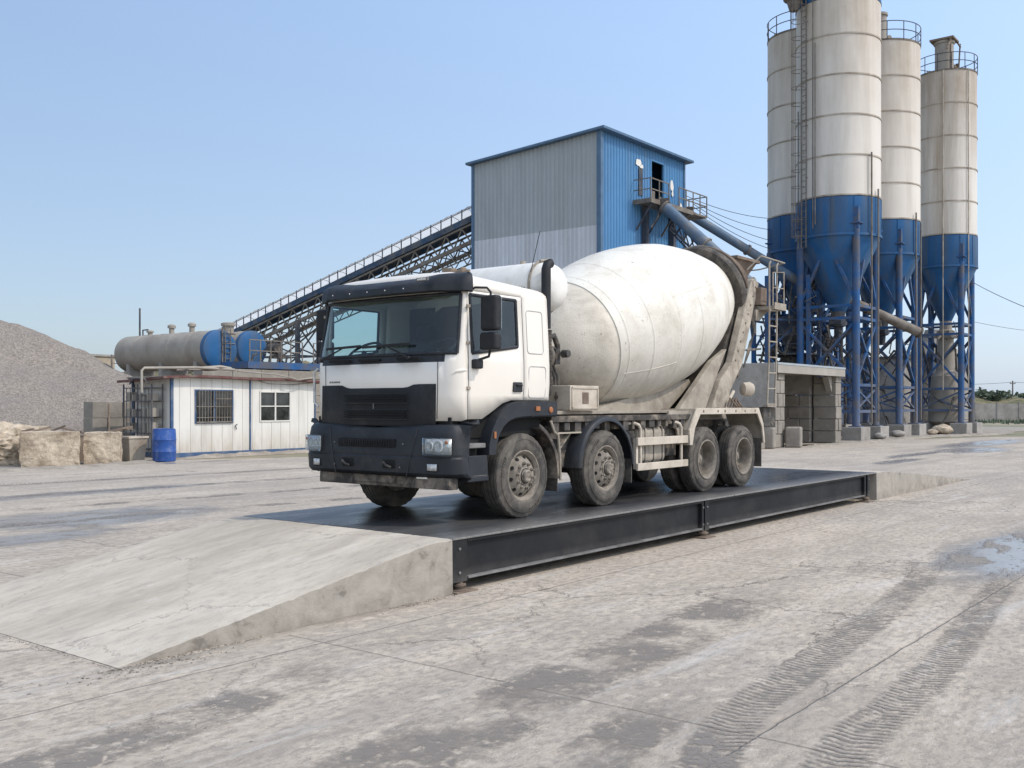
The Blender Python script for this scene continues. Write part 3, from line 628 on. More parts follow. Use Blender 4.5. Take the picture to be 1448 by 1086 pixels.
# ---- bumper
bper=[(-1.11,-1.27),(-1.14,-1.28),(-1.20,-1.28),(-1.27,-1.268),(-1.335,-1.225),(-1.375,-1.15),(-1.40,-.98),(-1.415,-.85),(-1.425,-.70),(-1.438,-.4),(-1.445,0)]
BP=bper+[(x,-y_) for x,y_ in reversed(bper[:-1])]; nb=len(BP)
BR=[(.555,-.05),(.60,-.01),(.77,0),(.79,-.012),(.81,-.005),(.825,-.006),(1.005,-.02),(1.04,-.025),(1.11,-.04),(1.15,-.075),(1.165,-.14)]
vs=[];fs=[]
for z,off in BR:
    for i,(x,y_) in enumerate(BP):
        a=BP[max(i-1,0)]; b_=BP[min(i+1,nb-1)]; t=Vector((b_[0]-a[0],b_[1]-a[1])).normalized(); nn=Vector((t.y,-t.x))
        if nn.x>0 or (abs(nn.x)<.05 and nn.y*y_<0): nn=-nn
        zz=z
        if z>1.12: zz=z-.035*max(0,1-abs(y_)/.85)
        vs.append((x+nn.x*off,y_+nn.y*off,zz))
for k in range(len(BR)-1):
    for i in range(nb-1): fs.append((k*nb+i,k*nb+i+1,(k+1)*nb+i+1,(k+1)*nb+i))
bp=M().add(vs,fs).build('bumper',MT['black_plastic'],T,smooth=32,solid=-.05)
def bx(y_):   # bumper front x at y
    P=sorted([(abs(q[1]),q[0]) for q in bper[4:]])
    a=abs(y_)
    for (a0,x0),(a1,x1) in zip(P,P[1:]):
        if a0<=a<=a1: return x0+(x1-x0)*(a-a0)/(a1-a0)
    return P[-1][1]
# bumper slot, tow hatches, seams, fog lamps, headlights
def bpatch(y0,y1,z0,z1,off,name,mt,parent,th=.02,slant=0,n=8,bevel=.006):
    y0,y1=min(y0,y1),max(y0,y1)
    vs=[];fs=[]
    for k,z in enumerate((z0,z1)):
        for i in range(n+1):
            y_=y0+(y1-y0)*i/n; s=slant*(1 if k==0 else 0)*(1-i/n if slant else 0); vs.append((bx(y_)-off,y_+s,z))
    for i in range(n): fs.append((i,i+1,n+2+i,n+1+i))
    return M().add(vs,fs).build(name,mt,parent,smooth=30,solid=-th,bevel=bevel)
sl=bpatch(-.42,.55,.885,.985,.004,'bumper_slot',MT['dark'],bp,.02)
m=M()
for k in range(20): m.bar((bx(0)-.012,-.34+k*.04,.90),(bx(0)-.012,-.34+k*.04,.97),.006,.01)
m.build('slot_mesh',MT['grille'],sl)
for y0 in (.28,-.42): 
    h=bpatch(y0,y0+.20,.645,.745,.004,'tow_hatch',MT['dark'],bp,.02)
    m=M(); m.tube([(bx(y0)-.02,y0+.04,.66),(bx(y0)-.04,y0+.10,.68),(bx(y0)-.03,y0+.16,.715)],.014,6); m.build('tow_hook',MT['machinery'],h,smooth=50)
for sg in (-1,1):
    m=M(); m.tube([(bx(.62)-.003,sg*.60,.56),(bx(.68)-.003,sg*.66,.78),(bx(.73)+.015,sg*.72,1.0),(bx(.75)+.035,sg*.75,1.12)],.006,4); m.build('bumper_seam',MT['seam'],bp)
    # headlight: housing, two reflectors, lens
    hb=bpatch(sg*.87,sg*1.24,.81,1.01,.006,'headlight',MT['grille'],T,.03,bevel=.012)
    rf=bpatch(sg*.885,sg*1.225,.825,.997,.012,'reflector',MT['chrome'],hb,.004,bevel=0)
    m=M()
    for yc,rr in ((.96,.062),(1.08,.07)):
        m.lathe([(0,rr),(.014,rr*.97),(.02,rr*.82),(.008,rr*.8),(.0,.02),(.018,.018),(.02,.004)],(bx(yc)-.012,sg*yc,.912),(-1,0,0),24)
    m.build('lamp_bowl',MT['chrome'],hb,smooth=40)
    m=M(); m.lathe([(0,.02),(.02,.016)],(bx(1.17)-.014,sg*1.18,.962),(-1,0,0),14); m.build('indicator_bulb',MT['orange'],hb)
    bpatch(sg*.87,sg*1.24,.81,1.01,.036,'headlight_lens',MT['lens'],hb,.003,bevel=0)
    fg=bpatch(sg*.90,sg*1.06,.625,.725,.005,'fog_light',MT['grille'],T,.02,bevel=.008)
    bpatch(sg*.915,sg*1.045,.637,.713,.011,'reflector',MT['chrome'],fg,.004,bevel=0)
m=M()
for (y_,z) in ((.62,.93),(-.55,.93),(.62,.66),(-.5,.66)): m.lathe([(0,.011),(.008,.009)],(bx(y_)-.002,y_,z),(-1,0,0),8)
m.build('bumper_bolt',MT['weigh_flange'],bp)
m=M(); m.box(-1.34,-1.18,.42,-1.18,1.0,.555); m.box(-1.36,-.35,.46,-1.3,.35,.57); m.build('underrun_bar',MT['chassis'],T,bevel=.01)
m=M(); m.box(-1.365,-.86,.535,-1.345,-.70,.565); m.build('white_tag',MT['tank_white'],T)
# ---- sun visor
VR=[(2.668,.10),(2.685,.14),(2.76,.135),(2.83,.12),(2.885,.075),(2.905,.0)]
ids=[i for i in range(11,n-14)]
vs=[];fs=[]
for z,off in VR:
    for i in ids:
        x,y_=PER[i]; k8=cpos(8,i); fwd=max(0,min(1,(-x-.95)/.25))
        nn=Vector((0,-1 if y_<0 else 1)) if is_side(i) else (Vector((-1,0)) if abs(y_)<1.0 else Vector((-.8,-.6 if y_<0 else .6)))
        o_=off*(.45+.55*fwd)*(1.35 if abs(y_)<1.0 else .7)+.012
        dz=-.035*max(0,1-(abs(y_)/.80)**6) if z>2.80 else -.0
        vs.append((k8[0]+nn.x*o_+(.0 if z<2.8 else (z-2.8)*.6*fwd), k8[1]+nn.y*o_, z+dz+.01))
q=len(ids)
for k in range(len(VR)-1):
    for i in range(q-1): fs.append((k*q+i,k*q+i+1,(k+1)*q+i+1,(k+1)*q+i))
vz=M().add(vs,fs).build('sun_visor',MT['black_plastic'],T,smooth=40,solid=-.02)
m=M(); m.box(-1.425,-.93,2.795,-1.40,-.75,2.835); m.build('marker_lamp',MT['weigh_flange'],vz,bevel=.006)
m=M(); 
for i in range(5): m.box(-1.429,-.90+i*.027,2.805,-1.424,-.90+i*.027+.018,2.825)
m.build('visor_badge',MT['tank_white'],vz)
m=M()
for y_ in (-.6,-.3,0,.3,.6): m.lathe([(0,.008),(.004,.007)],(-1.478,y_,2.72),(-1,0,0),6)
m.build('visor_screw',MT['tank_white'],vz)
# beacon and horn on the roof
m=M(); m.box(-.72,-.66,2.96,-.6,-.50,3.04); m.build('roof_lamp',MT['hopper'],T,bevel=.02)
m=M(); m.lathe([(0,.035),(.04,.035),(.05,.05),(.09,.045),(.11,.02)],(-.66,-.80,2.93),(0,0,1),14); m.build('roof_beacon',MT['hopper'],T,smooth=50)
m=M(); m.tube([(-.68,-.70,2.985),(-.66,-.9,2.985)],.02,8); m.build('roof_horn',MT['hopper'],T)
# roof fairing hump, in front of the water tank
m=M(); m.lathe([(-.02,.0),(.0,.2),(.25,.34),(.6,.38)],(-.55,0,2.70),(1,0,.12),24)
# ---- interior
m=M(); m.prism([(-1.22,1.28),(-1.22,1.9),(-1.12,1.955),(-.92,1.95),(-.80,1.80),(-.78,1.3)],-1.14,1.14,'y'); m.build('dashboard',MT['rubber_grip'],T,bevel=.03)
for sy in (-.62,.62):
    m=M(); m.box(-.52,sy-.27,1.45,.0,sy+.27,1.62); m.prism([(-.08,1.58),(.12,1.58),(.24,2.25),(.12,2.27)],sy-.25,sy+.25,'y'); m.box(.12,sy-.14,2.26,.22,sy+.14,2.46); m.build('cab_seat',MT['seat'],T,bevel=.05,seg=3)
for sy in (-.66,.62):
    m=M(); c=Vector((-.93,sy,2.06)); m.ring(c,(-.62,0,.95),.215,.017,32,8); m.tube([c,c+Vector((-.12,0,-.25))],.03,8); m.bar(c+Vector((0,-.2,0)),c+Vector((0,.2,0)),.03,.015); m.build('steering_wheel',MT['rubber_grip'],T,smooth=60)
m=M(); m.box(.42,-1.13,1.25,.47,1.13,2.72); m.build('cab_back_trim',MT['seat'],T)
m=M(); m.box(.36,-.9,1.7,.42,.9,2.0); m.build('bunk',MT['seat'],T,bevel=.04)
# ---- mirrors
for sg in (-1,1):
    def Y(a): return sg*a
    m=M(); m.box(-.95,Y(1.30),2.235,-.82,Y(1.535),2.64); mr_=m.build('mirror',MT['grille'],T,bevel=.035,seg=3)
    m=M(); m.box(-.955,Y(1.29),2.01,-.82,Y(1.535),2.215); m.build('mirror_housing',MT['grille'],mr_,bevel=.035,seg=3)
    m=M(); m.tube([(-.96,Y(1.17),2.70),(-.96,Y(1.24),2.735),(-.89,Y(1.36),2.73),(-.87,Y(1.40),2.68),(-.87,Y(1.40),2.62)],.014,8); m.tube([(-.87,Y(1.40),2.03),(-.88,Y(1.38),1.94),(-.92,Y(1.25),1.90)],.016,8)
    m.build('mirror_arm',MT['grille'],mr_,smooth=50)
    m=M(); m.box(-1.0,Y(1.21),1.80,-.86,Y(1.29),1.91); m.build('mirror_bracket',MT['grille'],mr_,bevel=.02)
    m=M(); m.box(-.815,Y(1.32),2.26,-.812,Y(1.515),2.62); m.build('mirror_glass',MT['mirror'],mr_)
# far side grab handle
m=M(); m.tube([(-1.16,1.24,1.85),(-1.17,1.30,1.80),(-1.17,1.30,1.42),(-1.16,1.23,1.36)],.014,8); m.build('grab_handle',MT['chrome'],T,smooth=60)
# ---- front mudguards with flat tail, steps
for sg in (-1,1):
    yo=sg*1.275; yi=sg*.86
    out=[(-.745,.80),(-.74,.92),(-.69,1.08),(-.60,1.22),(-.48,1.33),(-.34,1.395),(-.18,1.425),(.0,1.43),(.615,1.43)]
    inn=[(-.60,.80),(-.595,.90),(-.545,1.02),(-.46,1.12),(-.35,1.185),(-.22,1.215),(-.08,1.225),(.05,1.23),(.615,1.235)]
    vs=[];fs=[];k=len(out)
    for P_,y_ in ((out,yo-sg*.35),(out,yo-sg*.02),([(a*.985+b*.015,c*.985+d*.015) for (a,c),(b,d) in zip(out,inn)],yo),([(a*.1+b*.9,c*.1+d*.9) for (a,c),(b,d) in zip(out,inn)],yo),(inn,yo-sg*.02),(inn,yi)):
        for x,z in P_: vs.append((x,y_,z))
    for r_ in range(5):
        for i in range(k-1): fs.append((r_*k+i,r_*k+i+1,(r_+1)*k+i+1,(r_+1)*k+i))
    r_=[r*k+k-1 for r in range(6)]; fs.append(tuple(r_)); fs.append(tuple(r*k for r in range(6)))
    mg=M().add(vs,fs).build('front_mudguard',MT['black_plastic'],T,smooth=35)
    m=M(); m.box(.098,yo-sg*.002,1.237,.104,yo+sg*.0015,1.428); m.build('panel_gap',MT['seam'],mg)
    m=M()
    for (x,z,w_) in ((.19,1.335,.085),):
        m.box(x-w_/2,yo,z-.025,x+w_/2,yo+sg*.018,z+.03)
    m.lathe([(0,.042),(.012,.04),(.018,.025)],(.47,yo,1.32),(0,sg,0),16); m.box(-.665,yo,.99,-.625,yo+sg*.015,1.07); m.each('side_marker',MT['orange'],mg,bevel=.004)
    # rear inner liner + mudflap bar behind front wheel
    m=M(); ang=[R(a) for a in range(-5,75,8)]
    vs=[];fs=[]
    for a in ang:
        for rr_,y_ in ((.70,yo-sg*.03),(.66,yo-sg*.03),(.66,yi)): vs.append((rr_*math.cos(a),y_,.5+rr_*math.sin(a)))
    for i in range(len(ang)-1):
        for j in range(2): fs.append((i*3+j,i*3+j+1,(i+1)*3+j+1,(i+1)*3+j))
    M().add(vs,fs).build('wheel_liner',MT['chassis'],mg,smooth=40,solid=.01)
    m=M(); m.tube([(.50,yo-sg*.02,1.18),(.58,yo-sg*.02,1.04),(.66,yo-sg*.02,1.0),(.70,yo-sg*.02,.72),(.71,yo-sg*.02,.42)],.018,6); m.build('mudflap_bracket',MT['frame_tan'],T,smooth=40)
    m=M(); m.box(.665,yi,.28,.68,yo-sg*.04,.95); m.build('mudflap',MT['tyre'],T)
    # steps between bumper and wheel
    m=M(); m.prism([(-1.12,1.20),(-.70,1.20),(-.70,1.05),(-.76,.86),(-.72,.50),(-1.10,.50)],sg*.88,sg*1.10,'y'); m.build('step_well',MT['grille'],T)
    m=M(); m.prism([(-1.10,.80),(-.755,.80),(-.735,.55),(-1.10,.55)],sg*1.22,sg*1.255,'y'); m.box(-1.10,sg*1.10,.50,-.735,sg*1.262,.56); m.box(-1.105,sg*1.1,.50,-1.085,sg*1.265,1.19); m.build('step_board',MT['black_plastic'],T,bevel=.012)
    m=M(); m.box(-1.08,sg*1.12,.562,-.76,sg*1.255,.572); m.build('step_tread',MT['frame_tan'],T,bevel=.003)
    m=M(); m.box(-1.09,sg*1.08,.885,-.775,sg*1.25,.94); m.build('upper_step',MT['weigh_flange'],T,bevel=.01)
# ---- wheels
def tyre_prof(w,r):   # across y
    h=w/2; P=[(-h+.02,r*.585),(-h+.006,r*.62),(-h,r*.70),(-h+.004,r*.80),(-h+.012,r*.875),(-h+.022,r*.90),(-h+.026,r*.95),(-h+.034,r*.985)]
    k=[-.36,-.21,-.19,-.07,-.05,.05,.07,.19,.21,.36]
    Q=[(-h+.05,r)]
    for a in (-.27,-.09,.09,.27):
        y_=a*w; Q+= [(y_-.008,r*1.002),(y_-.006,r-.014),(y_+.006,r-.014),(y_+.008,r*1.002)]
    Q.append((h-.05,r)); return P+Q+[(-y_,z) for y_,z in reversed(P)]
def make_tyre(w,r,parent,y0=0,seed=0):
    P=tyre_prof(w,r); N=120; vs=[];fs=[];m_=len(P)
    for k in range(N):
        t=2*PI*k/N; sh=(k%4<2)
        for (y_,q) in P:
            qq=q
            if abs(y_)>w/2-.052 and q>r*.94: qq=q-(.006 if sh else 0)
            zf=-math.cos(t)*qq
            vs.append((math.sin(t)*qq,y_+y0+(0),max(zf,-r+.006) if False else zf))
    for k in range(N):
        k2=(k+1)%N
        for j in range(m_-1): fs.append((k*m_+j,k2*m_+j,k2*m_+j+1,k*m_+j+1))
    # sidewall lettering blocks (moulded, unreadable at this size)
    mm=M().add(vs,fs); rnd=random.Random(seed)
    for c0 in (.4,2.5,4.3):
        for q in range(7):
            if rnd.random()<.2: continue
            t=c0+q*.085; r0=r*.80
            for sy in (-1,):
                a=Vector((math.sin(t)*r0,sy*(w/2+.0)+y0,-math.cos(t)*r0)); b_=Vector((math.sin(t)*(r0+.035),sy*(w/2-.004)+y0,-math.cos(t)*(r0+.035))); mm.bar(a,b_,.017,.006,up=(0,1,0))
    mm.ring((0,y0-w/2+.008,0),(0,1,0),r*.86,.004,60,5); mm.ring((0,y0-w/2+.004,0),(0,1,0),r*.68,.004,60,5)
    return mm.build('tyre',MT['tyre'],parent,smooth=38)
def rim_holes(m_,r,rad,y_,n=10,hr=.028):
    for k in range(n):
        t=2*PI*(k+.5)/n; m_.lathe([(0,hr),(.004,hr*.96)],(math.cos(t)*r,y_,math.sin(t)*r),(0,-1,0),12)
def front_wheel():
    # sg outwards = -y
    m=M(); m.lathe([(-.13,.30),(.11,.30),(.135,.318),(.145,.318),(.148,.302),(.128,.288),(.118,.272),(.10,.262),(.075,.262),(.085,.245),(.135,.205),(.15,.17),(.15,.145),(.148,.05)],(0,0,0),(0,-1,0),64)
    w=m.build('wheel',MT['rim'],T,smooth=35)
    make_tyre(.31,.52,w)
    m=M(); m.lathe([(.14,.118),(.158,.115),(.162,.10),(.175,.082),(.205,.075),(.212,.060),(.205,.045),(.198,.03),(.198,0)],(0,0,0),(0,-1,0),32)
    for k in range(10):
        t=2*PI*k/10; m.lathe([(.145,.021),(.172,.02),(.175,.014),(.195,.013)],(math.cos(t)*.152,0,math.sin(t)*.152),(0,-1,0),8)
    m.build('hub',MT['hub'],w,smooth=40)
    m=M(); 
    for k in range(10):
        t=2*PI*(k+.5)/10; c=Vector((math.cos(t)*.226,-.1165,math.sin(t)*.226)); ax=Vector((math.cos(t)*.62,-.78,math.sin(t)*.62)); m.lathe([(-.006,.024),(.004,.024)],c,ax,12)
    m.each('vent_hole',MT['dark'],w)
    m=M(); m.ring((0,-.166,0),(0,1,0),.088,.008,24,6); m.build('hub_seal',MT['dark'],w,smooth=60)
    return w
def rear_wheel():
    m=M(); m.lathe([(-.48,.30),(.11,.30),(.135,.318),(.145,.318),(.15,.30),(.13,.285),(.11,.27),(.02,.262),(-.05,.25),(-.065,.22),(-.06,.16),(-.06,.12),(-.02,.105),(.0,.085),(.005,.05),(.006,0)],(0,0,0),(0,-1,0),64)
    w=m.build('wheel',MT['rim'],T,smooth=35)
    make_tyre(.28,.52,w,0,1); make_tyre(.28,.52,w,.335,2)
    m=M()
    for k in range(10):
        t=2*PI*k/10; m.lathe([(-.065,.02),(-.04,.018)],(math.cos(t)*.15,0,math.sin(t)*.15),(0,-1,0),8)
    m.lathe([(-.0,.07),(.02,.065),(.025,.03),(.026,0)],(0,0,0),(0,-1,0),20)
    m.build('hub',MT['hub'],w,smooth=40); return w
def kids(o): return [c for c in bpy.data.objects if c.parent==o]
def put_wheel(w,x,side,rot,first,yc):
    if not first:
        k=kids(w); w2=w.copy(); COL.objects.link(w2)
        for c in k: d=c.copy(); COL.objects.link(d); d.parent=w2
        w=w2
    w.location=(x,side*yc,.515); w.rotation_euler=(0,rot,0 if side<0 else PI); return w
fw=front_wheel(); rwh=rear_wheel(); axles=[0,1.85]; rax=[4.77,6.11]; f=True
for i,x in enumerate(axles):
    for s in (-1,1): put_wheel(fw,x,s,R(17+i*31+s*8),f,1.07); f=False
f=True
for i,x in enumerate(rax):
    for s in (-1,1): put_wheel(rwh,x,s,R(40+i*23+s*9),f,1.095); f=False
# axles, springs and chassis
for sy in (-.42,.42):
    m=M(); m.box(-1.1,sy-.04,.84,6.95,sy+.04,1.13); m.build('chassis_rail',MT['chassis'],T)
m=M()
for x in (-.9,.9,2.6,3.5,4.2,5.45,6.85): m.box(x-.05,-.42,.86,x+.05,.42,1.1)
m.build('cross_member',MT['chassis'],T)
for x in axles+rax:
    m=M(); m.tube([(x,-.9,.5),(x,.9,.5)],.075 if x<3 else .11,12)
    if x>3: m.lathe([(-.2,.1),(-.1,.2),(.1,.2),(.2,.1)],(x,0,.5),(1,0,0),20)
    m.build('axle',MT['chassis'],T,smooth=40)
    for sy in (-.5,.5):
        m=M(); 
        for q in range(4): m.prism([(x-.6+q*.08,.80-q*.03),(x,.66-q*.03),(x+.6-q*.08,.80-q*.03),(x+.6-q*.08,.775-q*.03),(x,.635-q*.03),(x-.6+q*.08,.775-q*.03)],sy-.04,sy+.04,'y')
        m.build('leaf_spring',MT['machinery'],T)
m=M(); m.box(-.4,-.35,.62,1.1,.35,1.2); m.lathe([(0,.18),(.9,.16)],(1.1,0,.8),(1,0,0),16); m.tube([(2,0,.78),(4.6,0,.6)],.06,10); m.build('engine_block',MT['machinery'],T,bevel=.03)
# sub frame carrying the drum
for sy in (-.50,.50):
    m=M(); m.box(.62,sy-.05,1.14,6.95,sy+.05,1.30); m.build('subframe_rail',MT['frame_tan'],T,bevel=.006)
m=M(); m.box(.60,-1.12,1.26,1.9,-.45,1.305); m.box(.60,.45,1.26,1.9,1.12,1.305); m.box(1.9,-.9,1.26,4.4,-.45,1.30); m.box(1.9,.45,1.26,4.4,.9,1.30); m.build('walkway_plate',MT['frame_tan'],T,bevel=.004)
m=M(); m.box(.62,-1.18,1.16,4.35,-1.10,1.24); m.box(.62,1.10,1.16,4.35,1.18,1.24); m.build('side_rail',MT['chassis'],T,bevel=.006)
m=M()
rnd=random.Random(3)
for k in range(16):
    x=.7+k*.24; m.box(x,-1.16,1.02+rnd.random()*.05,x+.06+rnd.random()*.1,-.6,1.15+rnd.random()*.03)
m.build('frame_bracket',MT['machinery'],T,bevel=.006)
m=M()
for k in range(5):
    y_=-1.05+k*.05; z=1.1-k*.04; m.tube([(.65,y_,z),(1.2,y_-.03,z-.06),(1.9,y_,z+.05),(2.6,y_,z-.03),(3.2,y_,z),(4.3,y_,z-.02)],.016,6)
m.build('air_hose',MT['machinery'],T,smooth=50)
# control box
m=M(); m.box(.98,-1.22,1.315,1.66,-.72,1.64); cb=m.build('control_box',MT['frame_light'],T,bevel=.012)
m=M(); m.box(1.26,-1.227,1.40,1.40,-1.221,1.55); m.build('label_plate',MT['hopper'],cb)
m=M(); m.box(1.01,-1.232,1.335,1.63,-1.222,1.355); m.box(1.01,-1.232,1.60,1.63,-1.222,1.62); m.box(1.01,-1.232,1.335,1.03,-1.222,1.62); m.box(1.61,-1.232,1.335,1.63,-1.222,1.62); m.build('lid_frame',MT['frame_light'],cb)
m=M(); m.lathe([(0,.03),(.02,.025)],(.98,-1.0,1.49),(-1,0,0),10); m.bar((.965,-1,1.43),(.965,-1,1.55),.012); m.build('box_latch',MT['machinery'],cb)
# gearbox, pump, hoses at the front of the drum
m=M(); m.lathe([(-.1,.16),(0,.30),(.16,.33),(.3,.30),(.38,.24)],(1.50,0,2.0),(1,0,.25),28); m.build('drum_gearbox',MT['machinery'],T,smooth=35)
m=M(); m.lathe([(0,.17),(.05,.19),(.30,.19),(.34,.14),(.46,.14)],(.78,-.72,2.02),(1,0,.05),20); m.box(1.16,-.86,1.93,1.26,-.58,2.14); m.tube([(1.1,-.72,2.1),(1.12,-.74,2.28),(1.25,-.76,2.32),(1.33,-.76,2.2),(1.34,-.76,2.0)],.04,8); m.lathe([(0,.055),(.1,.05)],(1.26,-.9,2.07),(0,-1,0),12)
for q in range(4): m.tube([(1.0+q*.07,-.75,1.95),(1.05+q*.08,-.80,1.75),(1.12+q*.06,-.78,1.60),(1.2+q*.05,-.76,1.5)],.028,8)
m.build('hydraulic_pump',MT['machinery'],T,smooth=40)
m=M(); m.prism([(.66,1.30),(1.0,1.30),(1.3,1.66),(1.5,1.95),(1.3,1.98),(1.0,1.75),(.66,1.90)],-.60,-.52,'y'); m.prism([(.66,1.30),(1.0,1.30),(1.3,1.66),(1.5,1.95),(1.3,1.98),(1.0,1.75),(.66,1.90)],.52,.60,'y'); m.box(.9,-.6,1.85,1.5,.6,1.93); m.build('front_pedestal',MT['frame_tan'],T,bevel=.01)
m=M()
for q in range(5): m.tube([(.66,-1.0+q*.09,2.4-q*.05),(.78,-.98+q*.07,2.1),(.75+q*.05,-.9,1.8),(.9+q*.04,-.85,1.5)],.017,6)
m.build('hydraulic_hose',MT['machinery'],T,smooth=50)
m=M(); m.box(.56,-1.05,1.44,.62,1.05,1.95); m.build('engine_tunnel',MT['dark'],T)
# exhaust stack with corrugated lower pipe
m=M(); P=[(0,.052)]
for k in range(46): P+= [(.02+k*.018,.058),(.029+k*.018,.070)]
m.lathe(P,(.60,-1.12,1.50),(0,0,1),16); ex=m.build('exhaust_corrugated',MT['machinery'],T,smooth=20)
m=M(); m.tube([(.57,-1.13,2.36),(.57,-1.13,3.12),(.60,-1.13,3.18),(.66,-1.13,3.20)],.062,14); m.tube([(.66,-1.13,3.19),(.69,-1.13,3.25)],.02,8); m.build('exhaust_pipe',MT['grille'],ex,smooth=50)
m=M(); m.tube([(.55,-.9,3.1),(.75,-.9,3.65)],.005,5); m.build('aerial',MT['dark'],T)
# water tank across the truck behind the cab
m=M(); r0=.335; P=[(-1.12,0),(-1.12,.10),(-1.095,.20),(-1.03,.275),(-.94,.32),(-.83,r0),(.83,r0),(.94,.32),(1.03,.275),(1.095,.2),(1.12,0.1),(1.12,0)]
wt=M(); wt.lathe(P,(.90,.0,2.935),(0,1,0),56); wt=wt.build('water_tank',MT['tank_white'],T,smooth=40)
m=M()
for y_ in (-.86,.80): m.ring((.90,y_,2.935),(0,1,0),r0+.012,.016,48,6)
m.each('tank_strap',MT['frame_tan'],wt,smooth=60)
m=M(); m.box(1.2,-.9,2.86,1.27,-.82,2.93); m.tube([(.78,-.88,3.27),(.95,-.90,3.30),(1.05,-.88,3.26)],.018,6); m.lathe([(0,.04),(.05,.04)],(.9,-.5,3.26),(0,0,1),12); m.each('tank_fitting',MT['frame_tan'],wt)
m=M()   # faded stencil on the tank end
for i,(dx,h_) in enumerate(((0,.03),(.05,.05),(.10,.05),(.16,.05),(.215,.03),(.30,.012))):
    x=.70+dx*1.0; a=math.asin(max(-1,min(1,0))); 
    ang=-.15
    m.box(x,-.995,2.93-h_/2,x+.035,-.988,2.93+h_/2)
m=M()
for i,(w_,h_) in enumerate(((.03,.012),(.028,.03),(.03,.034),(.03,.034),(.028,.03),(.03,.012),(.05,.008))):
    y_=-.79+i*.036; m.box(.560,y_,2.905-h_/2,.566,y_+w_*.8,2.905+h_/2)
m.build('tank_stencil',MT['dark'],wt) if m.v else None
m=M(); 
for sy in (-.55,.55): m.box(.80,sy-.05,1.30,.92,sy+.05,2.64)
m.box(.74,-.75,2.58,1.06,.75,2.63); m.build('tank_cradle',MT['frame_tan'],T)
# drum
ta=R(14.2); dx,dz=math.cos(ta),math.sin(ta); D0=Vector((1.97,0,2.11)); AX=Vector((dx,0,dz))
key=[(0,.42),(.25,.66),(.60,.965),(.70,1.0),(.80,1.025),(1.3,1.145),(1.9,1.225),(2.5,1.25),(3.3,1.205),(4.1,1.03),(4.90,.775)]
def interp(K,s):
    for i in range(len(K)-1):
        if K[i][0]<=s<=K[i+1][0]:
            p0=K[max(i-1,0)];p1=K[i];p2=K[i+1];p3=K[min(i+2,len(K)-1)]; t=(s-p1[0])/(p2[0]-p1[0])
            m1=(p2[1]-p0[1])/(p2[0]-p0[0])*(p2[0]-p1[0]); m2=(p3[1]-p1[1])/(p3[0]-p1[0])*(p2[0]-p1[0])
            return (2*t**3-3*t*t+1)*p1[1]+(t**3-2*t*t+t)*m1+(-2*t**3+3*t*t)*p2[1]+(t**3-t*t)*m2
    return K[-1][1]
K2=key[2:]
seams=[.80,1.32,2.02,2.72,3.42,4.12]
P=[]; s=.64
while s<=4.90:
    P.append((s,interp(K2,s))); s+=.04
for sm in seams: P+= [(sm-.012,interp(K2,sm-.012)),(sm-.005,interp(K2,sm)+.004),(sm+.005,interp(K2,sm)+.004),(sm+.012,interp(K2,sm+.012))]
P=sorted(set(P)); dr=M(); dr.lathe(P,D0,AX,128); drum=dr.build('drum',MT['drum'],T,smooth=60)
m=M(); m.lathe([(-.08,.30),(0,.36),(.02,.42),(.25,.655),(.42,.82),(.54,.915),(.60,.945),(.645,.966)],D0,AX,96); m.build('drum_head',MT['drumhead'],drum,smooth=40)
m=M()   # longitudinal weld
for (a0,s0,s1) in ((2.05,.75,2.0),(1.2,2.0,3.4),(3.0,.75,2.7),(2.5,2.75,4.1)):
    xh=Vector((-dz,0,dx)); yh=Vector((0,-1,0)); pts_=[]
    for q in range(14):
        s=s0+(s1-s0)*q/13; r_=interp(K2,s)+.001; pts_.append(D0+AX*s+(xh*math.cos(a0)+yh*math.sin(a0))*r_)
    m.tube(pts_,.0045,5)
m.build('weld_seam',MT['drumhead'],drum,smooth=60)
m=M(); m.lathe([(4.84,.80),(4.86,.93),(4.90,.955),(5.02,.955),(5.05,.86),(5.12,.78),(5.30,.70),(5.75,.52),(5.80,.50),(5.80,.42),(5.6,.42)],D0,AX,80); m.build('roller_track',MT['drumring'],drum,smooth=35)
m=M()
for s,r_ in ((5.13,.93),(5.24,.90),(5.36,.86),(5.50,.78)): m.ring(D0+AX*s,AX,r_,.026,72,8)
m.build('hoop_pipe',MT['hopper'],drum,smooth=60)
# support rollers + rear pedestal
for sy in (-.45,.45):
    m=M(); m.lathe([(-.1,.13),(.1,.13)],D0+AX*4.95+Vector((dz*.80,sy,-dx*.86)),AX,20); m.build('support_roller',MT['machinery'],T,smooth=40)
for sg in (-1,1):
    y0,y1=sg*.98,sg*.84
    m=M(); m.prism([(5.42,1.30),(6.02,1.30),(6.12,1.62),(6.52,2.02),(6.60,2.10),(7.28,3.58),(7.12,3.66),(6.98,3.62),(6.20,2.12),(5.75,1.80)],y0,y1,'y'); m.build('rear_pedestal',MT['pedestal'],T,bevel=.015)
    m=M(); m.prism([(4.45,1.30),(5.35,1.30),(5.95,2.10),(6.15,2.35),(5.60,2.12)],sg*.90,sg*.80,'y'); m.build('pedestal_brace',MT['frame_tan'],T,bevel=.01)
    m=M()
    for q in range(9): t=q/8; m.lathe([(0,.018),(.012,.016)],(6.32+.80*t,y0,2.16+1.34*t),(0,sg,0),8)
    m.build('pedestal_bolt',MT['hopper'],T)
m=M(); m.prism([(5.5,1.32),(6.0,1.32),(6.75,2.7),(6.9,3.2),(6.6,2.9)],-.80,.80,'y'); m.build('pedestal_plate',MT['drumring'],T)
m=M(); m.prism([(2.3,1.30),(4.6,1.30),(5.4,1.75),(5.3,1.82)],-.62,.62,'y'); m.build('drum_cradle',MT['frame_tan'],T)
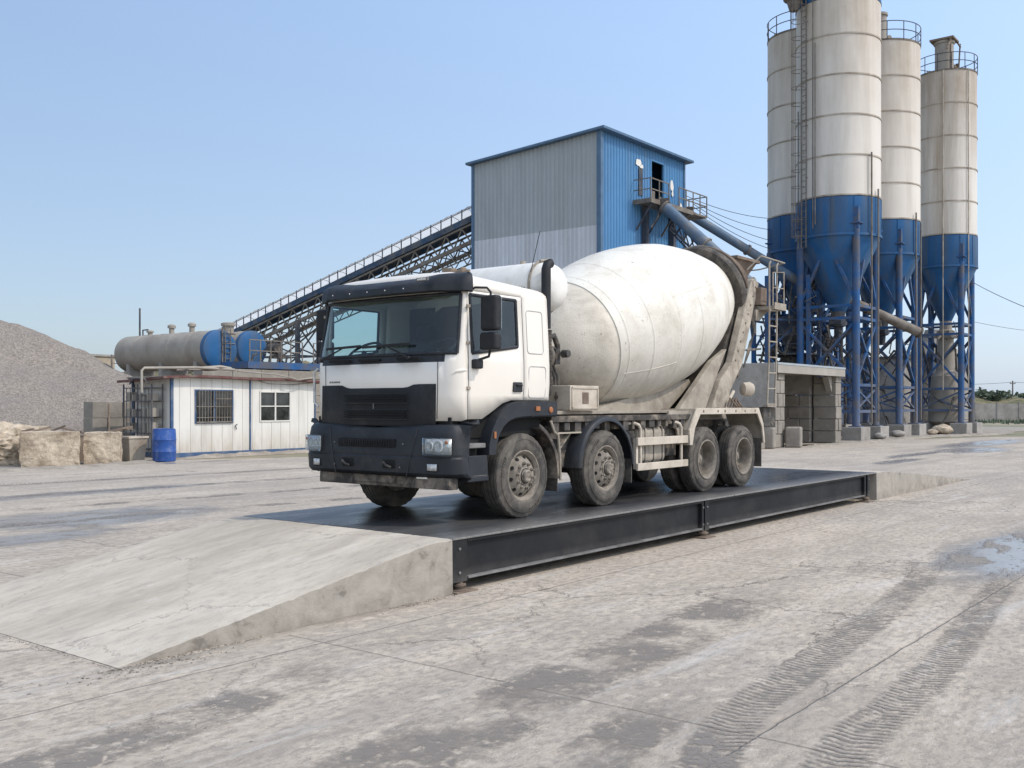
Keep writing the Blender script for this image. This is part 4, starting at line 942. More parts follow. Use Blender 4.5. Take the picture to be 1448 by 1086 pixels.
m=M(); m.lathe([(0,.07),(.02,.11),(.15,.125),(.20,.10),(.21,.04)],(6.42,-1.05,1.66),(.8,-.55,0),24); m.tube([(6.2,-1.0,1.62),(6.0,-1.0,1.45),(5.9,-1.02,1.32)],.03,8); m.build('chute_roller',MT['frame_light'],T,smooth=40)
m=M()
for q in range(3): m.tube([(5.9+q*.12,-1.03,1.32),(5.95+q*.12,-1.06,1.5),(6.1+q*.1,-1.05,1.42),(6.25+q*.1,-1.05,1.34)],.018,6)
m.box(5.5,-1.1,1.305,6.5,-.95,1.34); m.build('chute_linkage',MT['hopper'],T)
# hopper and chute
hp=M(); hp.taper((7.55,-.26,7.95,.26),3.60,(7.32,-.52,8.22,.52),4.10); hp.box(7.28,-.56,4.08,8.26,.56,4.14); hp=hp.build('charge_hopper',MT['hopper'],T,bevel=.01)
m=M(); m.box(7.38,-.46,4.142,8.16,.46,4.145); m.build('hopper_mouth',MT['dark'],hp)
m=M(); m.prism([(7.15,3.12),(7.60,3.12),(7.66,3.40),(7.5,3.52),(7.2,3.52)],-.80,.80,'y'); m.build('rear_head_box',MT['frame_light'],T,bevel=.02)
m=M(); m.prism([(7.1,3.1),(7.6,3.0),(8.05,2.2),(7.9,1.9),(7.5,2.5)],-.28,.28,'y'); m.build('discharge_chute',MT['hopper'],T,bevel=.02)
m=M(); m.box(7.22,-1.30,3.10,7.72,-.84,3.16); m.box(7.22,-1.31,3.10,7.72,-1.30,3.22); m.prism([(7.1,2.9),(7.25,2.9),(7.6,3.1),(7.1,3.1)],-1.0,-.95,'y'); m.build('rear_platform',MT['frame_tan'],T)
m=M()
for x in (7.14,7.46): m.tube([(x-.10,-1.24,1.35),(x-.02,-1.24,2.2),(x,-1.24,3.14),(x,-1.24,3.9),(x+.05,-1.24,3.95)],.018,8)
for k in range(7):
    z=1.40+k*.28; xo=-.10+.1*min(1,(z-1.35)/1.2); m.bar((7.14+xo,-1.24,z),(7.46+xo,-1.24,z),.03,.02)
m.box(6.98,-1.28,1.35,7.34,-1.18,1.38)
m.build('ladder',MT['frame_tan'],T,smooth=50)
m=M(); m.tube([(7.2,-1.28,3.16),(7.2,-1.28,3.75),(7.68,-1.28,3.8),(7.68,-1.28,3.16)],.014,6); m.tube([(6.95,-.9,3.8),(7.1,-1.1,4.05),(7.9,-1.2,4.0),(8.1,-.6,3.95),(8.1,.6,3.95)],.014,6); m.tube([(7.2,-1.28,3.48),(7.68,-1.28,3.5)],.010,6); m.build('platform_rail',MT['frame_tan'],T,smooth=50)
m=M()
for q in range(4): m.tube([(7.0+q*.05,-.9,3.3),(7.05+q*.03,-.98,2.7),(6.85,-1.0,2.35+q*.05),(6.6,-1.0,2.05)],.014,6)
m.tube([(6.7,-1.0,2.35),(7.3,-1.0,2.4)],.02,6); m.build('rear_hose',MT['chassis'],T,smooth=50)
m=M(); m.box(7.15,-1.08,3.18,7.42,-.8,3.50); m.build('drive_cover',MT['hopper'],T,bevel=.02)
# second mudguard
for sg in (-1,1):
    yo=sg*1.25; yi=sg*.86; vs=[];fs=[]; A=[R(a) for a in range(0,186,6)]
    for a in A:
        ca,sa=math.cos(a),math.sin(a); q=(1 if a<PI/2 else 1)
        for rr_,y_ in ((.60,yi),(.635,yi),(.655,yi+(yo-yi)*.5),(.645,yo-sg*.03),(.615,yo),(.585,yo),(.58,yo-sg*.02)): vs.append((1.85+rr_*ca*1.08,y_,.55+rr_*sa*1.05))
    for i in range(len(A)-1):
        for j in range(6): fs.append((i*7+j,i*7+j+1,(i+1)*7+j+1,(i+1)*7+j))
    M().add(vs,fs).build('middle_mudguard',MT['black_plastic'],T,smooth=45)
    m=M(); m.box(2.49,yi,.28,2.505,yo-sg*.03,.62); m.build('mudflap',MT['tyre'],T)
    m=M(); m.prism([(1.10,.55),(1.20,.55),(1.24,.82),(1.38,1.03),(1.30,1.12),(.85,1.12),(.78,.85),(.80,.55)],sg*.50,sg*1.0,'y'); m.build('battery_box',MT['chassis'],T,bevel=.02)
    m=M(); m.bar((.75,sg*1.18,1.02),(1.28,sg*1.18,1.02),.02); m.bar((.95,sg*1.02,.78),(1.25,sg*1.02,1.02),.06,.02); m.build('guard_stay',MT['frame_tan'],T)
    # side under-run guard, fuel and air tanks
    g_=M(); g_.box(2.63,yo-sg*.04,.80,4.12,yo,.915); g_.box(2.63,yo-sg*.04,.44,4.12,yo,.545); g_=g_.build('side_guard',MT['frame_light'],T,bevel=.006)
    m=M(); m.box(2.645,yo-sg*.09,.46,2.70,yo-sg*.042,.90); 
    for x in (2.78,3.99): m.tube([(x,yo-sg*.055,.46),(x,yo-sg*.055,1.04),(x-.03,yo-sg*.065,1.095),(x-.09,yo-sg*.09,1.12),(x-.4,yo-sg*.3,1.12)],.024,8)
    m.each('guard_post',MT['frame_light'],g_,smooth=50)
    m=M(); m.box(2.88,sg*.60,.52,3.66,sg*1.13,1.07); ft=m.build('fuel_tank',MT['frame_tan'],T,bevel=.09,seg=4)
    m=M()
    for x in (3.02,3.27,3.52): m.box(x-.02,sg*.592,.512,x+.02,sg*1.138,1.078)
    m.build('tank_band',MT['machinery'],ft,bevel=.09,seg=4)
    m=M(); m.lathe([(0,.05),(.03,.05)],(3.15,sg*.95,1.07),(0,0,1),14); m.build('filler_cap',MT['machinery'],ft)
    m=M(); m.lathe([(0,.09),(.03,.13),(.32,.13),(.35,.09)],(2.50,sg*.95,.92),(1,0,0),20); m.build('air_tank',MT['machinery'],T,smooth=40)
    m=M(); m.box(3.72,sg*.6,.6,4.1,sg*1.05,1.12); m.build('tool_box',MT['chassis'],T,bevel=.02)
    # rear mudguard: plated surround over both rear axles
    out=[(4.10,.78),(4.20,.80),(4.25,1.0),(4.46,1.235),(6.62,1.235),(6.78,1.0),(6.86,.70),(6.88,.70)]
    top=[(4.04,.78),(4.12,1.02),(4.36,1.335),(6.66,1.335),(6.86,1.06),(6.93,.70)]
    poly=[(4.16,.76),(4.14,1.0),(4.38,1.335),(6.66,1.335),(6.85,1.06),(6.91,.72),(6.86,.72),(6.79,1.0),(6.60,1.235),(4.50,1.235),(4.32,1.02),(4.24,.76)]
    m=M(); m.prism(poly,yo-sg*.02,yo+sg*.012,'y'); rg=m.build('rear_mudguard',MT['frame_light'],T,bevel=.006)
    vs=[];fs=[]; path=[(4.15,.76),(4.15,1.0),(4.39,1.325),(6.65,1.325),(6.84,1.06),(6.90,.72)]
    for x,z in path: vs+=[(x,yo-sg*.02,z),(x,sg*.60,z)]
    for i in range(len(path)-1): fs.append((2*i,2*i+2,2*i+3,2*i+1))
    M().add(vs,fs).build('mudguard_top',MT['frame_tan'],rg,solid=.012)
    m=M(); 
    for x in (4.6,5.1,5.35,5.75,6.1,6.5): m.lathe([(0,.022),(.006,.02)],(x,yo+sg*.012,1.285),(0,sg,0),8)
    m.build('reflector_dot',MT['hopper'],rg)
    m=M(); m.box(6.84,sg*.70,.30,6.855,yo-sg*.03,.80); m.build('mudflap',MT['tyre'],T)
    # gusset plate in front of the rear guard
    m=M(); m.prism([(3.75,1.29),(4.42,1.29),(4.15,1.0),(4.15,.78),(4.05,.78),(4.0,1.0),(3.7,1.15)],sg*1.12,sg*1.09,'y'); m.build('gusset_plate',MT['frame_tan'],T)
m=M(); m.box(6.95,-1.15,.72,7.02,1.15,.84); m.box(6.9,-.5,.84,6.96,.5,1.1); m.build('rear_bumper',MT['chassis'],T,bevel=.01)
for sg in (-1,1):
    m=M(); m.box(7.02,sg*.75,.86,7.06,sg*1.1,1.0); m.build('tail_light',MT['orange'],T,bevel=.01)
m=M(); m.lathe([(0,.10),(.25,.10)],(6.98,-1.0,1.12),(1,0,0),16); m.box(7.0,-1.2,1.0,7.3,-.9,1.35); m.build('rear_lamp_box',MT['machinery'],T,bevel=.02)

# =============================================================== SILOS
def silo_mat_shade(): pass
def rung_ladder(m,c,r_ang,rad,z0,z1,w=.42,cage=True,step=.35,cr=.36):
    """vertical ladder at angle r_ang around centre c (local), with safety cage hoops"""
    d=Vector((math.cos(r_ang),math.sin(r_ang),0)); t=Vector((-d.y,d.x,0)); p=Vector(c)+d*rad
    for s in (-1,1): m.bar(p+t*s*w/2+Vector((0,0,z0)),p+t*s*w/2+Vector((0,0,z1)),.05)
    z=z0
    while z<z1: m.bar(p-t*w/2+Vector((0,0,z)),p+t*w/2+Vector((0,0,z)),.028); z+=step
    if cage:
        z=z0+.6; k=0; H=[]
        while z<z1:
            ring=[p+Vector((0,0,z))+t*(math.sin(a)*cr)+d*(cr*(1-math.cos(a))*1.0) for a in [(-PI*.75+PI*1.5*q/10)+PI for q in range(11)]]
            ring=[p+Vector((0,0,z))+t*(math.sin(a)*cr)+d*(.05+cr-cr*math.cos(a)) for a in [R(-150+30*q+180+0) for q in range(11)]]
            m.tube(ring,.02,4,False); H.append(ring); z+=.95
        for idx in (2,4,5,6,8):
            if H: m.bar(H[0][idx],H[-1][idx],.022)
def silo(label,X,Y,rad,z_cyl,z_b,z_top,cone_z,cone_r,leg_s,topband=None,rot=0,ladder=None,rings=5,dirt=None,lowpipe=False):
    s=thing('cement_silo',label,'silo',X,Y,0,rot=TH,group=None,world=True)
    sh=M(); sh.lathe([(z_b,rad),(z_top,rad)],(0,0,0),(0,0,1),96); shell=sh.build('silo_shell',dirt or MT['silo_white'],s,smooth=40)
    m=M(); dz_=(z_top-z_b)/5.02
    for k in range(rings+1):
        z=z_b+k*2.27
        if z>z_top-.3: break
        m.lathe([(z-.05,rad+.002),(z-.04,rad+.04),(z+.04,rad+.04),(z+.05,rad+.002)],(0,0,0),(0,0,1),96)
    m.each('shell_ring',MT['ring_rust'],shell,smooth=30)
    b=M(); b.lathe([(cone_z,cone_r),(z_cyl,rad+.015),(z_b-.075,rad+.015)],(0,0,0),(0,0,1),96); bl=b.build('silo_hopper',MT['silo_blue'],s,smooth=30)
    m=M(); m.lathe([(z_cyl-.08,rad+.005),(z_cyl-.07,rad+.07),(z_cyl+.07,rad+.07),(z_cyl+.08,rad+.01)],(0,0,0),(0,0,1),96); m.build('hopper_ring',MT['silo_blue'],bl,smooth=30)
    m=M()
    for k in range(12):
        a=2*PI*k/12+.2; m.bar((math.cos(a)*(rad+.02),math.sin(a)*(rad+.02),z_b-.1),(math.cos(a)*(rad+.02),math.sin(a)*(rad+.02),z_cyl+.1),.05)
    m.build('hopper_stiffener',MT['silo_blue'],bl)
    m=M(); m.lathe([(z_top,rad+.03),(z_top+.10,rad+.03),(z_top+.12,rad-.1),(z_top+.34,.05),(z_top+.34,0)],(0,0,0),(0,0,1),64); m.build('silo_roof',MT['steel_grey'] if not topband else MT['silo_blue'],s,smooth=30)
    if topband:
        m=M(); m.lathe([(z_top-.01,rad+.012),(z_top+topband,rad+.012)],(0,0,0),(0,0,1),96); m.build('silo_top_band',MT['silo_blue'],s,smooth=30); z_top+=topband
    m=M(); zr=z_top+.1
    for h in (.55,1.1): m.ring((0,0,zr+h),(0,0,1),rad+.02,.028,64,6)
    for k in range(14): a=2*PI*k/14; m.bar((math.cos(a)*(rad+.02),math.sin(a)*(rad+.02),zr-.1),(math.cos(a)*(rad+.02),math.sin(a)*(rad+.02),zr+1.1),.045)
    m.build('guardrail',MT['steel_dark'],s)
    # filter unit on the roof
    h=leg_s/2
    for i,(a,b_) in enumerate(((-1,-1),(1,-1),(1,1),(-1,1))):
        m=M(); x,y_=a*h,b_*h; m.tube([(x,y_,.75),(x,y_,z_cyl+.75)],.21,14); m.box(x-.33,y_-.33,.72,x+.33,y_+.33,.78); lg=m.build('leg',MT['steel_blue'],s,smooth=40)
        m=M(); m.box(x-.2,y_-.2,z_cyl+.3,x+.2,y_+.2,z_cyl+1.5); m.box(x-.32,y_-.32,z_cyl+.55,x+.32,y_+.32,z_cyl+.62); m.build('leg_bracket',MT['steel_blue'],lg,bevel=.02)
        m=M(); m.box(x-.75,y_-.55,-.05,x+.75,y_+.55,.72); m.build('footing',MT['conc'],s,bevel=.03)
    c=[(-h,-h),(h,-h),(h,h),(-h,h)]
    m=M(); m2=M()
    for i in range(4):
        a=c[i]; b_=c[(i+1)%4]; mid_=((a[0]+b_[0])/2,(a[1]+b_[1])/2)
        for z in (7.6,6.9,3.1,1.6): m.bar((*a,z),(*b_,z),.16,.16)
        for p,q in ((a,b_),(b_,a)):
            m.bar((*p,6.7),(*q,3.3),.13); m.bar((*p,2.9),(*q,1.7),.10)
            m.bar((*p,7.8),(*mid_,z_cyl-.35),.16)
            m2.bar((p[0]*.93,p[1]*.93,6.4),(q[0]*.93,q[1]*.93,3.5),.09)
    rp=random.Random(int(X*10)); m3=M()
    for k in range(20):
        p=Vector((rp.uniform(-h,h),rp.uniform(-h,h),rp.uniform(1,8.2))); q=[p]
        for j in range(3): q.append(q[-1]+Vector((rp.uniform(-.6,.6),rp.uniform(-.5,.5),rp.uniform(-1.6,.5))))
        m3.tube(q,rp.choice((.03,.045,.07)),6)
    m3.build('pipe_cluster',MT['machinery'],s,smooth=50)
    m.build('brace',MT['steel_blue'],s); m2.build('inner_brace',MT['steel_dark'],s)
    return s,shell
Z_CYL=11.6; Z_B=13.8; Z_T=25.1
MT['silo_white2']=mat('silo_white_stained',(.64,.60,.54),.6,var=.08,vs=.3,dirt=(.36,.30,.23),da=.62,ds=.8,streak=1,bump=.12,bs_=6,high=(18,24.5,(.28,.21,.14),.85))
s1,sh1=silo('tallest white silo in front with wide blue hopper and blue band at its top',19.07,58.8,2.36,Z_CYL,Z_B,25.0,7.4,.42,3.25,topband=3.2)
s0,sh0=silo('white silo half hidden behind the left side of the tallest silo',18.7,64.0,2.36,Z_CYL,Z_B,Z_T,7.4,.42,3.2)
s2,sh2=silo('white silo between the tallest silo and the rightmost silo',24.27,66.0,2.36,Z_CYL,Z_B,Z_T,7.4,.42,3.2)
s3,sh3=silo('rightmost narrower silo with brown stained top',30.75,71.3,2.03,Z_CYL,Z_B,Z_T,7.9,.40,2.75,dirt=MT['silo_white2'])
# outlets and valves
for s,zc in ((s0,7.4),(s1,7.4),(s2,7.4)):
    m=M(); m.lathe([(zc-1.5,.22),(zc-.9,.24),(zc-.85,.42),(zc-.5,.42),(zc-.45,.35),(zc+.02,.42)],(0,0,0),(0,0,1),24); m.box(-.5,-.35,zc-.75,.5,.35,zc-.55); m.bar((.5,0,zc-.6),(1.1,0,zc-.4),.12); m.build('outlet_valve',MT['steel_dark'],s,smooth=30)
m=M(); m.lathe([(0,0),(.8,1.2),(4.0,.95),(4.4,.62),(5.3,.60),(6.6,.52),(6.7,.6),(7.2,.6),(7.3,.42),(7.92,.40)],(0,0,0),(0,0,1),32); m.box(-.85,-.6,6.7,.85,.6,6.95); m.bar((.6,0,6.9),(1.2,.2,6.1),.1); m.bar((-.6,0,7.1),(-1.2,.2,6.6),.1); m.build('outlet_pipe',MT['tank_grey'],s3,smooth=30)
# roof kit
m=M(); m.lathe([(0,.42),(1.75,.42),(1.8,.50),(1.95,.50),(2.0,.3)],(-1.0,-.2,Z_T+.2),(0,0,1),24); m.build('roof_filter',MT['tank_grey'],s2,smooth=30)
m=M(); m.tube([(-.5,-.2,Z_T+1.0),(.4,-.2,Z_T+.9),(.9,-.2,Z_T+1.2)],.16,10); m.tube([(.75,0,Z_T+.3),(.75,0,Z_T+1.6),(.6,0,Z_T+1.8),(.5,0,Z_T+1.65)],.06,8); m.build('roof_pipe',MT['hopper'],s2,smooth=40)
m=M(); m.lathe([(0,.62),(2.05,.62),(2.1,.7),(2.25,.7)],(-.35,0,Z_T+.2),(0,0,1),28); m.build('roof_filter',MT['tank_grey'],s3,smooth=30)
m=M(); m.box(-1.1,-.8,Z_T+2.47,.35,.8,Z_T+2.6); m.bar((-1.05,-.6,Z_T+.2),(-1.05,-.6,Z_T+2.5),.1); m.bar((.55,-.7,Z_T+.2),(1.05,-.7,Z_T+2.6),.09); m.bar((.3,-.7,Z_T+2.5),(1.15,-.7,Z_T+2.4),.09); m.bar((-1.9,-.6,Z_T+1.5),(-.8,-.6,Z_T+2.5),.09); m.tube([(.2,-.4,Z_T+.9),(1.0,-.5,Z_T+.75),(1.1,-.5,Z_T+1.2)],.15,8); m.build('roof_hoist',MT['hopper'],s3)
m=M(); m.lathe([(0,.5),(.8,.5),(.9,.3)],(.5,.2,Z_T+.25),(0,0,1),20); m.bar((.3,-1,Z_T+.3),(1.4,-1.2,Z_T+1.0),.15); m.build('roof_filter',MT['hopper'],s0,smooth=30)
# standing pipes on silo shells
m=M()
for a in (R(-118),R(-70)): 
    a-=TH; m.tube([(math.cos(a)*2.11,math.sin(a)*2.11,3),(math.cos(a)*2.11,math.sin(a)*2.11,Z_T)],.035,6)
m.build('shell_pipe',MT['ring_rust'],s3)
m=M()
for a,z0,z1 in ((R(-62),.9,16.2),(R(-48),1.0,14.2)):
    a-=TH; m.tube([(math.cos(a)*2.5,math.sin(a)*2.5,z0),(math.cos(a)*2.5,math.sin(a)*2.5,z1)],.05,6)
m.build('fill_pipe',MT['steel_grey'],s1)
m=M()
for a,z0,z1 in ((R(-55),.9,14.2),(R(-40),1.0,13.6)):
    a-=TH; m.tube([(math.cos(a)*2.5,math.sin(a)*2.5,z0),(math.cos(a)*2.5,math.sin(a)*2.5,z1)],.05,6)
m.build('fill_pipe',MT['steel_grey'],s2)
# caged ladder up the left of the tallest silo (local angle -> world)
m=M(); rung_ladder(m,(0,0,0),R(-158)-TH,2.46,11.0,27.5); lad=m.build('caged_ladder',MT['steel_grey'],s1)
m=M()
a=R(-158)-TH; d=Vector((math.cos(a),math.sin(a),0)); t=Vector((-d.y,d.x,0))
for z in (15,18,21,24): m.bar(d*2.36+t*.2+Vector((0,0,z)),d*2.5+t*.2+Vector((0,0,z)),.04)
for off,z0,z1 in ((.75,12,26.5),(.95,12.2,22.5),(-.55,11,19)): m.tube([d*2.42+t*off+Vector((0,0,z0)),d*2.42+t*off+Vector((0,0,z1))],.035,6)
m.build('ladder_bracket',MT['steel_grey'],s1)
m=M(); a=R(-165)-TH; d=Vector((math.cos(a),math.sin(a),0)); t=Vector((-d.y,d.x,0)); c=d*2.9
m.lathe([(0,.55),(.06,.6),(.1,.6)],(c.x,c.y,25.3),(0,0,1),20); m.lathe([(0,.25),(.7,.45)],(c.x,c.y,24.7),(0,0,1),16)
for k in range(8): q=2*PI*k/8; m.bar((c.x+.58*math.cos(q),c.y+.58*math.sin(q),25.4),(c.x+.58*math.cos(q),c.y+.58*math.sin(q),26.5),.04)
m.ring((c.x,c.y,26.5),(0,0,1),.58,.03,24,6); m.ring((c.x,c.y,25.95),(0,0,1),.58,.025,24,6)
m.build('ladder_platform',MT['steel_grey'],s1)

# ---- clutter in the silo frames
def wthing(name,label,cat,X,Y,group=None): return thing(name,label,cat,X,Y,0,rot=TH,world=True,group=group)
def at(px,py,Y): return Vector(((px-724)/1422*Y, Y, 1.95-(py-573)/1422*Y))
def rel(o,p):   # world -> local of an empty rotated about z
    d=Vector(p)-o.location; a=-o.rotation_euler.z; return Vector((d.x*math.cos(a)-d.y*math.sin(a), d.x*math.sin(a)+d.y*math.cos(a), d.z))
pl=wthing('weigh_hopper','grimy weigh hopper and mixer hanging in the blue frame below the tallest silo','machine',17.2,61.0)
m=M(); m.lathe([(5.2,.35),(6.2,1.0),(7.3,1.0)],(0,0,0),(0,0,1),24); m.lathe([(4.4,.55),(5.2,.5)],(0,0,0),(0,0,1),18); m.build('hopper_body',MT['steel_dark'],pl,smooth=30)
m=M(); m.box(-1.6,-1.1,3.2,1.6,1.1,4.5); m.lathe([(-1.5,.75),(1.5,.75)],(0,-.2,4.2),(1,0,0),24); m.build('mixer_box',MT['machinery'],pl,bevel=.05)
m=M(); rnd=random.Random(12)
for k in range(70):
    p=Vector((rnd.uniform(-3.4,3.6),rnd.uniform(-2.2,3.0),rnd.uniform(1.2,9.4))); q=[p]
    for j in range(3): q.append(q[-1]+Vector((rnd.uniform(-.9,.9),rnd.uniform(-.6,.6),rnd.uniform(-1.5,.3))))
    m.tube(q,rnd.choice((.05,.07,.10)),6)
m.build('pipework',MT['machinery'],pl,smooth=50)
m=M()
for z in (5.0,3.1): 
    m.box(-2.2,-1.7,z-.08,2.2,1.7,z)
    for h in (.55,1.1):
        for a,b in (((-2.2,-1.7),(2.2,-1.7)),((2.2,-1.7),(2.2,1.7)),((-2.2,-1.7),(-2.2,1.7))): m.bar((*a,z+h),(*b,z+h),.045)
    for x in (-2.2,-1.1,0,1.1,2.2): m.bar((x,-1.7,z),(x,-1.7,z+1.1),.045)
m.build('service_deck',MT['steel_dark'],pl)
m=M()
for x,y_ in ((-2.2,-1.7),(2.2,-1.7),(2.2,1.7),(-2.2,1.7),(-.6,-1.7),(-3.2,.4)): m.bar((x,y_,0),(x,y_,9.5),.22)
for a,b in (((-2.2,-1.7),(2.2,-1.7)),((-2.2,1.7),(2.2,1.7)),((-3.2,.4),(2.2,-1.7))):
    m.bar((*a,8.8),(*b,5.2),.1); m.bar((*a,5.2),(*b,8.8),.1); m.bar((*a,4.8),(*b,1.2),.1); m.bar((*a,1.2),(*b,4.8),.1); m.bar((*a,7),(*b,7),.12)
m.build('support_frame',MT['steel_blue'],pl)
st=wthing('steel_stair','thin steel stair and railings seen through the blue silo frames','stair',21.6,66.5)
m=M()
for s in (-.4,.4): m.bar((-1.6,s,.2),(1.6,s,3.6),.12,.2); m.bar((1.6,s+.9,3.6),(-1.6,s+.9,7.0),.12,.2)
for k in range(14): t=k/13; m.box(-1.7+3.2*t,-.4,.25+3.4*t,-1.45+3.2*t,.4,.29+3.4*t)
m.box(1.5,-.5,3.6,2.6,1.6,3.68)
for a,b in (((-1.6,-.45,1.2),(1.6,-.45,4.6)),((1.6,1.35,4.6),(-1.6,1.35,8.0))): m.bar(a,b,.04)
m.build('flight',MT['steel_dark'],st)
m=M()
for x,z in ((-1.2,.6),(-.4,1.5),(.4,2.3),(1.2,3.2),(2.5,3.6)): m.bar((x,-.45,z),(x,-.45,z+1),.04)
m.build('railing',MT['steel_grey'],st)
# screw conveyors
def screw(label,a,b,r,group,mt='steel_dark',extra=True):
    a=Vector(a); b=Vector(b); o=thing('screw_conveyor',label,'conveyor',a.x,a.y,0,rot=0,world=True,group=group); d=(b-a).normalized(); Lg=(b-a).length
    A=rel(o,a); B=rel(o,b); dd=(B-A).normalized(); P=[]
    m=M(); m.tube([A,B],r,18); m.build('tube',MT[mt],o,smooth=40)
    m=M(); k=max(2,int(Lg/3))
    for i in range(k+1):
        p=A+dd*(Lg*i/k); m.lathe([(-.05,r+.07),(.05,r+.07)],p,dd,18)
    m.build('flange',MT['steel_grey'],o)
    m=M(); m.lathe([(0,r*.8),(.5,r*.8),(.55,r*.5)],A-dd*.5,dd,16); m.box(A.x-.2,A.y-.2,A.z,A.x+.2,A.y+.2,A.z+.4); m.build('drive_motor',MT['machinery'],o)
    return o
screw('long blue screw conveyor from the tower walkway down to the half hidden silo',at(975,303,57.5),at(1136,402,59.5),.26,None,'pipe')
screw('blue screw conveyor sloping from the tower balcony down behind the mixer drum',at(940,292,52.5),at(1060,400,50.5),.29,None,'pipe')
screw('rusty screw conveyor crossing under the hoppers of the tallest silo',at(1150,402,61),at(1300,470,62.5),.30,None,'steel_grey')
screw('blue inclined screw conveyor behind the mixer hopper',at(1050,392,60),at(1150,455,61),.24,None,'steel_blue')
# lattice beam beside the second screw
a=at(948,300,53.5); b=at(1030,385,51.5)
o=thing('lattice_gallery','dark lattice girder beneath the sloping blue screw conveyor','girder',a.x,a.y,0,world=True)
m=M(); A=rel(o,a); B=rel(o,b); off=[Vector((0,0,0)),Vector((0,.6,0)),Vector((0,0,-.8)),Vector((0,.6,-.8))]
for q in off: m.bar(A+q,B+q,.09)
for k in range(9):
    t0=k/9; t1=(k+1)/9; p=A+(B-A)*t0; q=A+(B-A)*t1
    m.bar(p+off[0],q+off[2],.06); m.bar(p+off[2],q+off[0],.06); m.bar(p+off[0],p+off[1],.06); m.bar(p+off[2],p+off[3],.05)
m.build('truss',MT['steel_dark'],o)
m=M(); m.tube([A+Vector((0,-.3,.2)),B+Vector((0,-.3,.1))],.07,6); m.tube([A+Vector((0,-.1,.35)),B+Vector((0,.1,.4))],.06,6); m.build('cable',MT['steel_grey'],o)
# round and square concrete tanks behind the silos
t=wthing('concrete_tank','round stained concrete water tank behind the legs of the rightmost silo','tank',33.4,80)
m=M(); m.lathe([(0,2.95),(5.9,2.95),(5.9,2.75),(5.6,2.75)],(0,0,0),(0,0,1),48)
m.build('tank_wall',MT['conc'],t,smooth=30)
m=M()
for z in (.9,3.2,5.6): m.lathe([(z-.06,2.96),(z,2.99),(z+.06,2.96)],(0,0,0),(0,0,1),48)
m.build('tank_band',MT['conc'],t)
m=M(); m.lathe([(0,2.2),(1.5,.9),(2.2,.7)],(-.4,-.3,5.7),(0,0,1),24); m.build('settling_cone',MT['tank_grey'],t,smooth=30)
t=wthing('concrete_hut','dark square concrete hut behind the middle silos','building',28.4,77)
m=M(); m.box(-2.6,-2.2,0,2.4,2.2,5.4); m.build('wall',MT['conc'],t)
m=M(); m.box(-2.8,-2.4,5.4,2.6,2.4,5.55); m.build('roof',MT['steel_dark'],t)
m=M(); m.box(-.6,-2.23,0,.5,-2.2,2.1); m.build('door',MT['steel_dark'],t)
# loose things among the footings
rnd=random.Random(5)
def blob_rock(rx,ry,rz,seed,sub=3,rough=.18,box_=0.6,flat=True):
    import bmesh
    from mathutils import noise as mn
    bm=bmesh.new(); 
    if box_: bmesh.ops.create_cube(bm,size=2); bmesh.ops.subdivide_edges(bm,edges=bm.edges,cuts=34,use_grid_fill=True)
    else: bmesh.ops.create_icosphere(bm,subdivisions=sub,radius=1)
    off=Vector((seed*7.3,seed*3.1,seed*1.7))
    for v in bm.verts:
        c=v.co.copy()
        if box_: s=c.normalized()*1.3; c=c*box_+s*(1-box_)
        nn=mn.fractal(c*1.3+off,1.0,2.0,4)*rough + mn.fractal(c*4+off,1.0,2.0,4)*rough*.45
        c=c*(1+nn); v.co=Vector((c.x*rx,c.y*ry,max(c.z,-1)*rz+rz*.98))
    vs=[tuple(v.co) for v in bm.verts]; fs=[tuple(v.index for v in f.verts) for f in bm.faces]; bm.free(); q=M(); q.add(vs,fs); return q
for i,(px,py,Y,s,l) in enumerate(((1333,608,68,.55,'pale lump of rubble under the rightmost silo'),(1318,611,67,.3,'small lump of rubble left of the pale one under the rightmost silo'),(1270,612,62,.35,'dark lump of spilled cement between the middle footings'),(1245,620,58,.3,'small grey lump beside the footing of the tallest silo'))):
    p=at(px,py,Y); o=blob_rock(s*1.3,s,s*.6,i+1,box_=0).build('rubble_lump',MT['rock'] if i<2 else MT['conc'],smooth=60); o.location=(p.x,p.y,0); tagl(o,l,'rubble')
p=Vector((49.5,79,0)); o=blob_rock(3.6,1.5,.22,9,box_=0).build('mud_mound',MT['conc'],smooth=60); o.location=(39.5,69.5,0); tagl(o,'low dark mound of dried mud on the yard right of the rightmost silo','mound')
# spilled mud around the footings
for k,(path,w_,h_) in enumerate((([(36.8,11.2),(42,10.9),(47,10.9),(52,11.2),(57,11.4),(62,9.6),(67,9.4)],.5,.12),([(13.4,25.3),(17,25.6),(21,25.7),(26,25)],.35,.12),([(-4,22.6),(4,22.9),(9,23.3),(13,25)],.5,.08))):
    o=bank('b',path,w_,h_,k).build('spilled_mud',MUD,smooth=60); place(o,0,0); o['kind']='stuff'; tagl(o,('low ridge of spilled mud along the silo footings','low ridge of spilled mud along the foot of the white cabin','low ridge of dirt in front of the stone blocks')[k],'mud')

